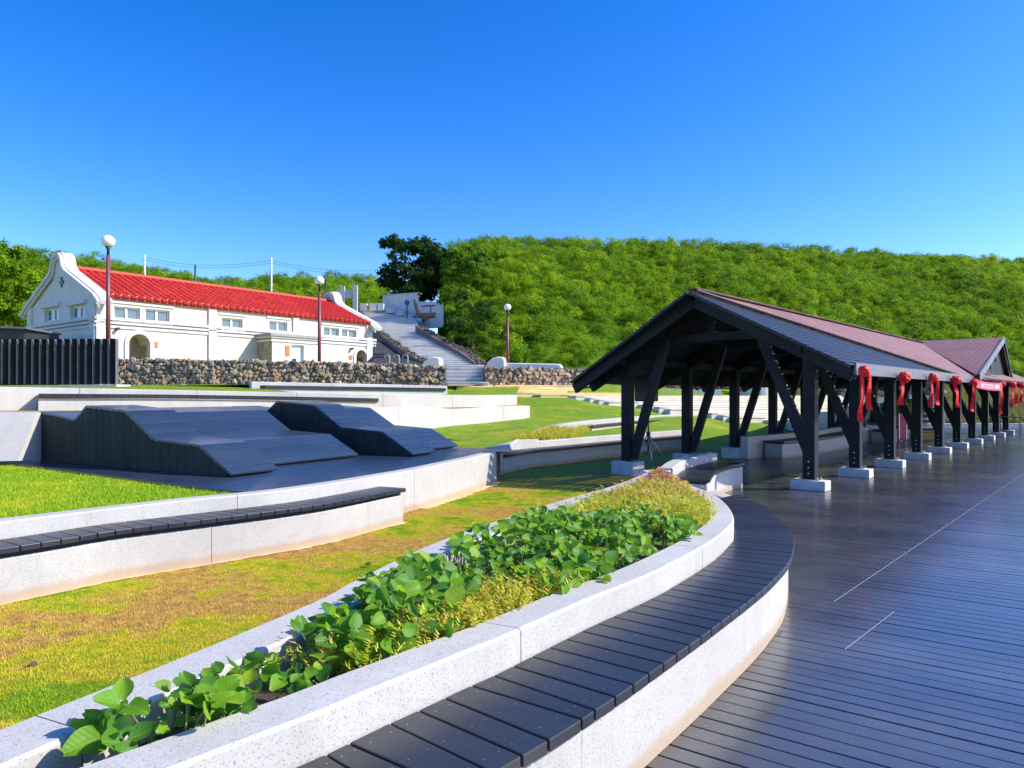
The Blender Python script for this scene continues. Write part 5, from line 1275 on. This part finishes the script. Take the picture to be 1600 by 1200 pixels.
# cross gable
A_ = PV(3.55, 28.5, ZR+.02); Lc = PV(DE-.1, LT, zroof(DE)+.0); Rc = PV(3.75, 32.6, 1.93); I_ = PV(DR+.3, IT, ZR+.10)
up = Vector((0, 0, .09))
mb = MB(); mb.hexa([Lc, A_, I_, Lc.lerp(I_, .02)], [Lc+up, A_+up, I_+up, Lc.lerp(I_, .02)+up]); mb.build('cross_gable_roof', SHING, pav)
for q in ([Lc, A_, I_], [A_, Rc, I_]): MB().prism([Vector(p)-Vector((0, 0, .05)) for p in q], Vector((0, 0, .046))).build('soffit', WOOD, pav)
mb = MB(); mb.hexa([A_, Rc, Rc.lerp(I_, .02), I_], [A_+up, Rc+up, Rc.lerp(I_, .02)+up, I_+up]); mb.build('cross_gable_roof', SHING, pav)
rb(Lc+W*.06+up*.2, A_+W*.06+up*.2, .05, .20, 'barge_board', FASC); rb(Rc+W*.06+up*.2, A_+W*.06+up*.2, .05, .18, 'barge_board', WOOD)
g0 = -W*.12; MB().prism([Lc+g0+Vector((0,0,.0)), Rc+g0+Vector((0, 0, .0)), A_+g0-Vector((0, 0, .03))], -W*.03).build('gable_shade_panel', WOOD, pav)  # added black panel: the open gable's shade is put into its colour
rb(Rc-U*.1, PV(DE-.03, TN, zroof(DE)-.03), .04, .16, 'fascia', WOOD)
for f in (.42, .62): 
    p = Lc.lerp(A_, f)+W*.05; MB().box(p-Vector((0, 0, .10)), (.05, .05, .36), (W, U, mm)).build('hanger', FASC, pav)
for zz in (.04, .14, .24): rb(Lc+W*.0+U*(zz*1.6+.1)+Vector((0, 0, zz-.02)), Rc-U*(zz*1.6+.1)+Vector((0, 0, zz-.02)), .012, .012, 'tie_rod', STEEL)
# far end short diagonal beams seen on the left eave
for (a, b, d) in (((1087,606),(1140,577),20.5), ((1152,610),(1172,597),22.5)):
    rb(Q(a[0], a[1], d), Q(b[0], b[1], d+.5), .12, .16, 'eave_strut')

# ------------------------------------------------------------------ POMS, BANNER
def pom(px, py, d, r, lens, label, w=.13, sway=0):
    c = Q(px, py, d); e = empty('red_rosette', c, label, 'rosette', 'red silk rosettes along the eave')
    mb = MB(); mb.ball(c, r, 18, 12, (1, .9, 1), .10); mb.build('silk_ball', RED, e)
    for j, ln in enumerate(lens):
        mb = MB(); x0 = (-.09 if j == 0 else .07)*r/.12; n = 10; wd = w*r/.14
        for k in range(n):
            def P(kk, s): 
                f = kk/n; tw = math.sin(f*5+j*2+px)*.5; ww = wd*(.55+.45*f)/2; cx = x0+sway*f+.02*math.sin(f*6+j)
                return c+Vector((cx+s*ww*math.cos(tw), -.07+s*ww*math.sin(tw)+.015*math.sin(f*9), -r*.6-(ln-r*.6)*f))
            mb.quad(P(k, -1), P(k, 1), P(k+1, 1), P(k+1, -1)); mb.quad(P(k, -1)+Vector((0,.02,0)), P(k+1, -1)+Vector((0,.02,0)), P(k+1, 1)+Vector((0,.02,0)), P(k, 1)+Vector((0,.02,0)))
        mb.build('ribbon', RED, e, smooth=True)
def pdepth(px, D=3.2): return F*D/(uy*(CX+F*ux/uy-px))
pl_ = [(1350,580,.088,(.78,.60),'largest red rosette with two long ribbons, at the near corner of the eave'), (1413,589.5,.105,(.50,),'red rosette with a short flared ribbon, second along the eave'), (1458,590,.095,(.60,.56),'red rosette with a wide crimson ribbon, third along the eave'),
       (1494,594,.11,(.62,),'fourth red rosette whose ribbon swings to the right'), (1522.5,597,.095,(.75,),'red rosette holding the left end of the pink banner'),]
for px, py, r, ln, lb in pl_: pom(px, py, pdepth(px), r, ln, lb, sway=.12 if px == 1494 else 0)
for px, py, r, d, ln, lb in ((1566,600.5,.085,18.6,(.78,),'red rosette holding the right end of the pink banner'), (1583,601,.095,20.5,(.66,.62),'small red rosette right of the banner, under the far gable'), (1597,603,.09,21.5,(.52,),'red rosette cut by the right edge of the picture')):
    pom(px, py, d, r, ln, lb)
bn = empty('banner', Q(1545, 600, 17.5), 'pink banner with pale centre and red writing hung between two rosettes', 'banner')
bl, brr = pdepth(1526), 18.6
mb = MB(); n = 10
def bp(f, y, o=0): return Q(1526+40*f, 593.5+4.5*f+y+1.6*math.sin(math.pi*f), bl+(brr-bl)*f-.1-o)
for k in range(n): mb.hexa([bp(k/n, 12.5), bp((k+1)/n, 12.5), bp((k+1)/n, 12.5, -.01), bp(k/n, 12.5, -.01)], [bp(k/n, 0), bp((k+1)/n, 0), bp((k+1)/n, 0, -.01), bp(k/n, 0, -.01)])
mb.build('cloth', BANNER, bn); mb = MB()
for a, b in ((.16, .66), (.70, .90)):
    for k in range(5): f0, f1 = a+(b-a)*k/5, a+(b-a)*(k+1)/5; mb.quad(bp(f0, 9.8, .008), bp(f1, 9.8, .008), bp(f1, 3.0, .008), bp(f0, 3.0, .008))
mb.build('pale_print', BANNERW, bn); mb = MB()
for k in range(7):
    f0 = .30+.047*k; y0 = 4.8
    for (x0, x1, ya, yb) in ((0, .028, 0, .5), (.0, .028, 1.6, 2.0), (.010, .017, 0, 3.2), (0, .028, 2.9, 3.3)): mb.quad(bp(f0+x0, y0+yb, .014), bp(f0+x1, y0+yb, .014), bp(f0+x1, y0+ya, .014), bp(f0+x0, y0+ya, .014))
mb.build('lettering', RED, bn)

# ------------------------------------------------------------------ OBJECTS UNDER THE PAVILION
def tripod(px, ybot, ytop, d, spread, label, speaker=None, nm='tripod_stand', mat=STEEL):
    b = Q(px, ybot, d); t = Q(px, ytop, d); e = empty(nm, b, label, 'tripod stand')
    hub = b+(t-b)*.42; MB().tube([b+(t-b)*.12, t], .018, 8).build('pole', METDK, e, smooth=True)
    MB().tube([hub-Vector((0, 0, .05)), hub+Vector((0, 0, .06))], .045, 8).build('hub', BLK, e)
    for k in range(3):
        a = 2*math.pi*k/3+.5; f = b+Vector((math.cos(a)*spread, math.sin(a)*spread, .01)); MB().tube([hub, f], .016, 6).build('leg', mat, e, smooth=True); MB().tube([b+(t-b)*.14, hub.lerp(f, .55)], .009, 5).build('strut', mat, e)
    return e, t
e, t = tripod(1013, 716, 628, 14.9, .40, 'tripod stand carrying a black loudspeaker beside the first left post')
sp_ = empty('loudspeaker', t, 'black loudspeaker on the tripod stand in the shade under the near eave', 'loudspeaker')
c = Q(1010, 607, 14.9); MB().box(c, (.40, .34, .55), (W, U, mm)).build('cabinet', BLK, sp_, bevel=.03); MB().box(c-U*.175, (.34, .012, .48), (W, U, mm)).build('grille', METDK, sp_)
tripod(1351, 672, 643, 22.5, .42, 'thin tripod stand in the pavilion behind the second right post')
# crimson flight case
cs_ = empty('crimson_case', Q(1403, 690, 24), 'tall crimson case with a pale metal edge standing under the pavilion', 'case')
c0 = Q(1403, 690, 24.2); cz = c0.z+.02; xx = Vector((.9, .43, 0)).normalized(); yy_ = Vector((-xx.y, xx.x, 0)); cen = Vector((c0.x, c0.y, cz))
MB().box(cen+Vector((0, 0, .50)), (.40, .34, .90), (xx, yy_, mm)).build('body', CRIM, cs_, bevel=.03)
for sx in (-.19, .19):
    MB().bar(cen+xx*sx-yy_*.18+Vector((0, 0, .06)), cen+xx*sx-yy_*.18+Vector((0, 0, .96)), .02, .02, xx).build('edge_rail', STEEL, cs_)
for k in range(5): MB().box(cen+xx*.1-yy_*.176+Vector((0, 0, .2+.15*k)), (.12, .012, .03), (xx, yy_, mm)).build('strap', PINK, cs_)
for sx in (-.15, .15): 
    for sy_ in (-.12, .12): MB().ball(cen+xx*sx+yy_*sy_+Vector((0, 0, .025)), .03, 8, 6).build('wheel', BLK, cs_)
# keyboard / drum rack, crate
rk = empty('equipment_rack', Q(1446, 672, 25.5), 'stack of black and chrome music equipment between the pavilion posts', 'equipment'); r0 = Q(1446, 676, 25.5)
for k, (zz, w_) in enumerate(((.12, .5), (.42, .55), (.62, .42), (.85, .5))):
    MB().box(r0+Vector((.05*(k % 2), 0, zz)), (w_, .35, .10), None).build('unit', BLK, rk, bevel=.02); MB().box(r0+Vector((.05*(k % 2), -.18, zz+.07)), (w_*.9, .02, .025), None).build('chrome_strip', STEEL, rk)
for sx in (-.22, .22): MB().tube([r0+Vector((sx, 0, -.1)), r0+Vector((-sx*.5, 0, 1.15))], .016, 6).build('stand_leg', STEEL, rk)
MB().box(r0+Vector((.05, -.02, 1.12)), (.30, .25, .12), None).build('mixer', BLK, rk, bevel=.03)
cr_ = empty('yellow_crate', Q(1446, 688, 24.5), 'yellow plastic crate on the deck below the music equipment', 'crate'); q0 = Q(1446, 687, 25); q0.z = .003
for (cx_, cy_, sx, sy_) in ((0, -.16, .46, .02), (0, .16, .46, .02), (-.22, 0, .02, .30), (.22, 0, .02, .30)): MB().box(q0+Vector((cx_, cy_, .14)), (sx, sy_, .28), None).build('side', YEL, cr_)
MB().box(q0+Vector((0, 0, .012)), (.42, .30, .02), None).build('bottom', YEL, cr_); MB().box(q0+Vector((0, -.165, .285)), (.48, .03, .03), None).build('rim', BLK, cr_)
gb = empty('grey_box', Q(1438, 668, 26), 'plain grey box standing behind the yellow crate', 'box'); g0_ = Q(1436, 690, 26.6); g0_.z = 0.003; MB().box(g0_+Vector((0, 0, .28)), (.42, .4, .56), None).build('body', FOOT, gb, bevel=.02); MB().box(g0_+Vector((0, 0, .57)), (.44, .42, .02), None).build('lid', PCONC, gb)
tb = empty('bar_table', Q(1578, 680, 27.5), 'small black table with thin legs at the far end of the posts', 'table'); t0_ = G(1578, 681, 0)
MB().box(t0_+Vector((0, 0, .74)), (.80, .5, .03), (W, U, mm)).build('tabletop', BLK, tb, bevel=.008)
for sx in (-.33, .33):
    for sy_ in (-.2, .2): MB().tube([t0_+W*sx+U*sy_+Vector((0, 0, .002)), t0_+W*sx+U*sy_+Vector((0, 0, .73))], .014, 6).build('leg', METDK, tb)
MB().box(t0_+Vector((0, 0, .16)), (.66, .4, .02), (W, U, mm)).build('shelf', BLK, tb)

# ------------------------------------------------------------------ PLANTS IN THE PLANTER
def leaf_mesh(i, mat):
    rng = random.Random(i); n = 7; mb = MB(); fold = rng.uniform(.08, .60); curl = rng.uniform(-.45, .35); L = 1.0; Wd = rng.uniform(.34, .46)
    for k in range(n+1):
        f = k/n; w = Wd*(math.sin(math.pi*min(1, f**.72*.97+.02))**.62) if 0 < f < 1 else (.02 if f == 0 else .15)
        if k == n: w = .10
        z = curl*f*f+.04*math.sin(f*4+i); x = f*L-(0.05 if k == n else 0)
        mb.v += [(x+(.06 if k == n else 0), -w, z+fold*w*1.2+rng.uniform(-.015, .015)), (x, -w*.5, z+fold*w*.5-.01), (x, 0, z-.015), (x, w*.5, z+fold*w*.5-.01), (x+(.06 if k == n else 0), w, z+fold*w*1.2+rng.uniform(-.015, .015))]
    for k in range(n):
        for j in range(4): a = k*5+j; mb.f.append((a, a+5, a+6, a+1)); mb.m.append(0)
    return mb.mesh('leaf', mat, smooth=True)
LM = [leaf_mesh(i, L_BEAN[(0, 2, 1, 1, 0)[i % 5]]) for i in range(20)]
Bc = offset(Bk, .24); Fc_ = offset(Ai, -.2)
LBc, LFc = arclen(Bc), arclen(Fc_)
def plp(y, v):       # point in the bed at depth y, v 0 = back wall, 1 = front wall
    b = min(Bc, key=lambda p: abs(p.y-y)); f = min([p for p in Fc_[:170]], key=lambda p: abs(p.y-y)); return Vector((b.x+(f.x-b.x)*v, y, .45))
def add_leaf(parent, p, d, up, size, me=None):
    d = d.normalized(); s = up.cross(d).normalized(); u = d.cross(s).normalized(); o = bpy.data.objects.new('leaf', me or random.choice(LM)); link(o); o.parent = parent
    M = Matrix(((d.x, s.x, u.x), (d.y, s.y, u.y), (d.z, s.z, u.z))).to_4x4(); o.matrix_local = Matrix.Translation(p-Vector(parent.location)) @ M @ Matrix.Diagonal((size, size, size)).to_4x4()
vines = [ # y, v, radius, height, trifoliate groups, leaf size, label
(2.2, .6, .18, .15, 13, .095, 'bean vine nearest the camera, at the bottom left end of the planter'),
 (2.5, .55, .20, .11, 11, .085, 'dark low bean vine beside the front kerb joint'), (2.8, .45, .22, .16, 13, .08, 'bean vine with a lone shoot over the back kerb'), (3.1, .5, .26, .20, 20, .095, 'bean vine with the largest glossy leaf, left of the sedum strip'),
 (3.45, .35, .30, .24, 24, .085, 'dense bean vine behind the yellow sedum strip'), (3.9, .3, .32, .24, 26, .08, 'bean vine against the back kerb, mid planter'), (4.05, .72, .30, .20, 26, .085, 'bean vine beside the front kerb right of the sedum strip'),
 (4.5, .35, .36, .26, 30, .08, 'tall mounded bean vine at the back of the mid planter'), (4.6, .75, .30, .18, 26, .08, 'bean vine spilling toward the black bench'), (5.05, .45, .36, .24, 30, .08, 'bean vine in the heart of the planter, before the flowers'),
 (5.2, .82, .30, .17, 26, .078, 'bean vine trailing over the front kerb by the bend'), (5.6, .5, .36, .20, 28, .075, 'farthest green bean vine touching the yellow flower bed'), (5.65, .15, .3, .16, 20, .075, 'small-leaved bean vine by the back kerb below the flowers')]
for (y, v, rad, hh_, ng_, ls, lab) in vines:
    c = plp(y, v); e = empty('bean_vine', c, lab, 'plant', 'bean vines in the planter'); st = MB()
    for g in range(int(ng_*(1.5 if y < 2.9 else 2.3))):
        a = random.uniform(0, 6.283); rr = rad*math.sqrt(random.random())
        # stretch along the bed
        al = (plp(y+.2, v)-plp(y-.2, v)).normalized(); ac = Vector((al.y, -al.x, 0))
        bed_w = (plp(y, 1)-plp(y, 0)).length
        off_ = al*math.cos(a)*rr*1.25+ac*math.sin(a)*min(rr, bed_w*.5)
        hgt = hh_*random.uniform(.05, 1.0)*(1-.35*(rr/rad)**2); p = c+off_+Vector((0, 0, hgt+.07))
        root = c+off_*.6; st.tube([root, (root+p)/2+Vector((random.uniform(-.03, .03), random.uniform(-.03, .03), .02)), p], [.004, .0035, .003], 5)
        az = a+random.uniform(-.8, .8); sz = ls*random.uniform(.6, 1.15)
        for k, da in enumerate((0, 1.9, -1.9)):
            if k and random.random() < .12: continue
            d = Vector((math.cos(az+da), math.sin(az+da), random.uniform(-.25, .75) if not k else random.uniform(-.2, .6)))
            upv = Vector((random.uniform(-.4, 1.1), random.uniform(-1.2, .2), random.uniform(.4, 1.0))).normalized(); add_leaf(e, p+d.normalized()*.012, d, upv, sz*(1 if k == 0 else .92))
    o = st.build('stems', STEM, e); o['kind'] = 'stuff'
# sedum cushions
def sprig(i, mats, h=.09, n=26, w=.008, fl=False):
    mb = MB(); rng = random.Random(i)
    for s in range(7):
        a = rng.uniform(0, 6.28); base = Vector((math.cos(a)*.02, math.sin(a)*.02, 0)); tip = base+Vector((math.cos(a)*.03, math.sin(a)*.03, h*rng.uniform(.6, 1.1)))
        for k in range(n//4):
            f = (k+1)/(n//4); p = base.lerp(tip, f); b = rng.uniform(0, 6.28); d = Vector((math.cos(b), math.sin(b), .6))*.024; q_ = Vector((-math.sin(b), math.cos(b), 0))*w*.6
            mb.poly([p-q_, p+d*.5-q_*.3+Vector((0, 0, .001)), p+d, p+d*.5+q_*.8, p+q_*.5], m=0 if f < .7 else (1 if rng.random() < .5 else 0))
    return mb.mesh('sprig', mats)
spr = make_coll('sedum_sprig', [sprig(1, [L_SED[0], L_SED[0]]), sprig(2, [L_SED[0], L_SED[1]]), sprig(3, [L_SED[0], L_SED[0]], .12), sprig(4, [L_SED[0], L_SED[1]], .13)])
pts = []
for k in range(3600):
    y = random.uniform(5.6, 9.5); v = random.uniform(.02, .98); 
    f = [p for p in Fc_ if abs(p.y-y) < .2] 
    b = min(Bc, key=lambda p: abs(p.y-y)); xr = (max(p.x for p in f) if f else 0)
    if not f:
        q_ = min(tipA, key=lambda p: abs(p.y-y)); xr = q_.x-.12
    if xr < b.x: continue
    p = Vector((b.x+.03+(xr-b.x-.05)*v, y, .45)); 
    hmp = .085+.035*mnoise.noise(p*3)+.01*min(1, (y-5.6)/1.5); pts.append(p+Vector((0, 0, max(.0, hmp-.05)+random.uniform(-.02, .02))))
idx_ = [random.choice([1, 3, 1, 0]) if p.y > 6.8 or random.random() < .3 else random.choice([0, 2]) for p in pts]
scatter('sedum_bed', pts, spr, rnd_rots(len(pts), .4), [(lambda s: (s, s, s))(random.uniform(.9, 1.5)) for _ in pts], 'yellow green sedum cushion filling the far end of the near planter', 'ground cover', idx_)
pts2 = []
for k in range(620):
    y = random.uniform(2.75, 3.95); v = random.uniform(.6, .98) if y > 3.0 else random.uniform(.3, .9); p = plp(y, v)
    if y < 3.0 and random.random() < .5: continue
    pts2.append(p+Vector((0, 0, random.uniform(0, .08))))
scatter('sedum_strip', pts2, spr, rnd_rots(len(pts2), .4), [(lambda s: (s, s, s))(random.uniform(.8, 1.3)) for _ in pts2], 'strip of pale sedum between the bean vines and the front kerb', 'ground cover')
flm = MB()
for k in range(5):
    a = 6.283*k/5; flm.poly([(0, 0, 0), (math.cos(a-.4)*.010, math.sin(a-.4)*.010, .004), (math.cos(a)*.016, math.sin(a)*.016, .006), (math.cos(a+.4)*.010, math.sin(a+.4)*.010, .004)])
flm.tube([(0, 0, -.07), (0, 0, 0)], .0015, 4, m=1)
flc = make_coll('pink_flower', [flm.mesh('flower', [PINK, STEM])]); pf = [Vector((p.x, p.y, p.z+.13+random.uniform(0, .05))) for p in pts if (p.y > 7.9 and random.random() < .13) or (p.y > 6.6 and random.random() < .05)]
scatter('pink_flowers', pf, flc, rnd_rots(len(pf), .7), [(lambda s: (s, s, s))(random.uniform(1, 1.7)) for _ in pf], 'tiny pink flowers above the sedum at the tip of the near planter', 'flowers')
# sedum in planter B
pts3 = []
for k in range(1500):
    f = random.random(); a = FI[int(9+f*10)]; b = BI[int(16+f*11)]; v = random.uniform(.06, .92); p = a.lerp(b, v); p.z = .43+.10*v+random.uniform(0, .12)*(1-f*.7); pts3.append(p)
scatter('sedum_bed', pts3, spr, rnd_rots(len(pts3), .4), [(lambda s: (s, s, s))(random.uniform(1.0, 1.7)) for _ in pts3], 'yellow green sedum in the leaf-shaped planter beside the pavilion', 'ground cover')
# a fallen leaf and a weed on the turf
o = bpy.data.objects.new('fallen_leaf', leaf_mesh(77, BARK)); link(o); o.location = G(46, 1037, .012); o.scale = (.05, .05, .05); tag(o, 'single dry brown leaf on the green turf at left', 'leaf')
wd = empty('small_weed', G(575, 886, 0), 'small dark green weed on the dry turf by the back kerb', 'weed')
for k in range(9):
    a = k*.7; add_leaf(wd, Vector(wd.location)+Vector((0, 0, .01)), Vector((math.cos(a), math.sin(a), random.uniform(.3, 1.2))), Vector((0, 0, 1)), .045, LM[1])

# ------------------------------------------------------------------ TURF BLADES
def turf_points(P, n, yfun, ymax, zz):
    xs_ = [p[0] for p in P]; ys_ = [p[1] for p in P]; x0, x1, y0, y1 = min(xs_), max(xs_), max(.8, min(ys_)), min(ymax, max(ys_)); out = []; tries = 0
    while len(out) < n and tries < n*12:
        tries += 1; y = y0+(y1-y0)*random.random()**1.3; x = random.uniform(x0, x1)
        if abs(x) > y*.78+.4: continue
        if inpoly(x, y, P): out.append((x, y, zz))
    return out
tc = make_coll('turf_tuft', [tuft_mesh('turf_tuft_%d' % k, GR_DRYB, 34, .012, .05, .0016) for k in range(3)])
stripP = [Vector((p.x, p.y, 0)) for p in back]+[Vector((p.x, p.y, 0)) for p in benchfront[::-1]]
stripP = [p for p in back] + [Vector((.2, 13.2, 0))] + [p for p in stagefront[::-1] if p.y > 9.5] + [p for p in benchfront[::-1]]
pts = turf_points(stripP, 26000, None, 12, -.003)
scatter('turf_blades', pts, tc, rnd_rots(len(pts), .1), [(lambda s: (s, s, s))(random.uniform(.6, 1.15)) for _ in pts], 'short dry turf blades between the planter and the white stage wall', 'grass')
tc2 = make_coll('lawn_tuft', [tuft_mesh('lawn_tuft_%d' % k, GR_GRNB, 34, .035, .06, .0025) for k in range(3)])
pts = turf_points([Vector((p.x, p.y, 0)) for p in offset(stagefront, -.22) if p.y < 11]+[edge1, edge0, Vector((-11, 11.5, 0))], 12000, None, 14, .50)
scatter('lawn_blades', pts, tc2, rnd_rots(len(pts), .1), [(lambda s: (s, s, s))(random.uniform(.8, 1.7)) for _ in pts], 'bright green lawn blades between the stage wall and the loungers', 'grass')
# sandy edge strips along the foot of the stage wall
mb = MB(); A = benchfront; w_ = offset(A, .0); i0 = 0
def edge_strip(curve, wmin, wmax, z):
    mb = MB(); C = resample(curve, 160); O1 = []
    for k, p in enumerate(C):
        t = C[min(k+1, 159)]-C[max(k-1, 0)]; t.normalize(); n = Vector((t.y, -t.x, 0)); ww_ = wmin+(wmax-wmin)*(.5+.5*mnoise.noise(p*2.2))*(.6+.4*mnoise.noise(p*11)); O1.append(p+n*max(.01, ww_))
    for k in range(159): mb.quad(Vector((C[k].x, C[k].y, z)), Vector((O1[k].x, O1[k].y, z)), Vector((O1[k+1].x, O1[k+1].y, z)), Vector((C[k+1].x, C[k+1].y, z)))
    return mb
tag(edge_strip(benchfront, .02, .16, .004).build('sandy_edge', SAND), kind='structure')
tag(edge_strip([p for p in stagefront if p.y > 9.8], .05, .35, .004).build('sandy_edge', SAND), kind='structure')
print('objects', len(bpy.data.objects))
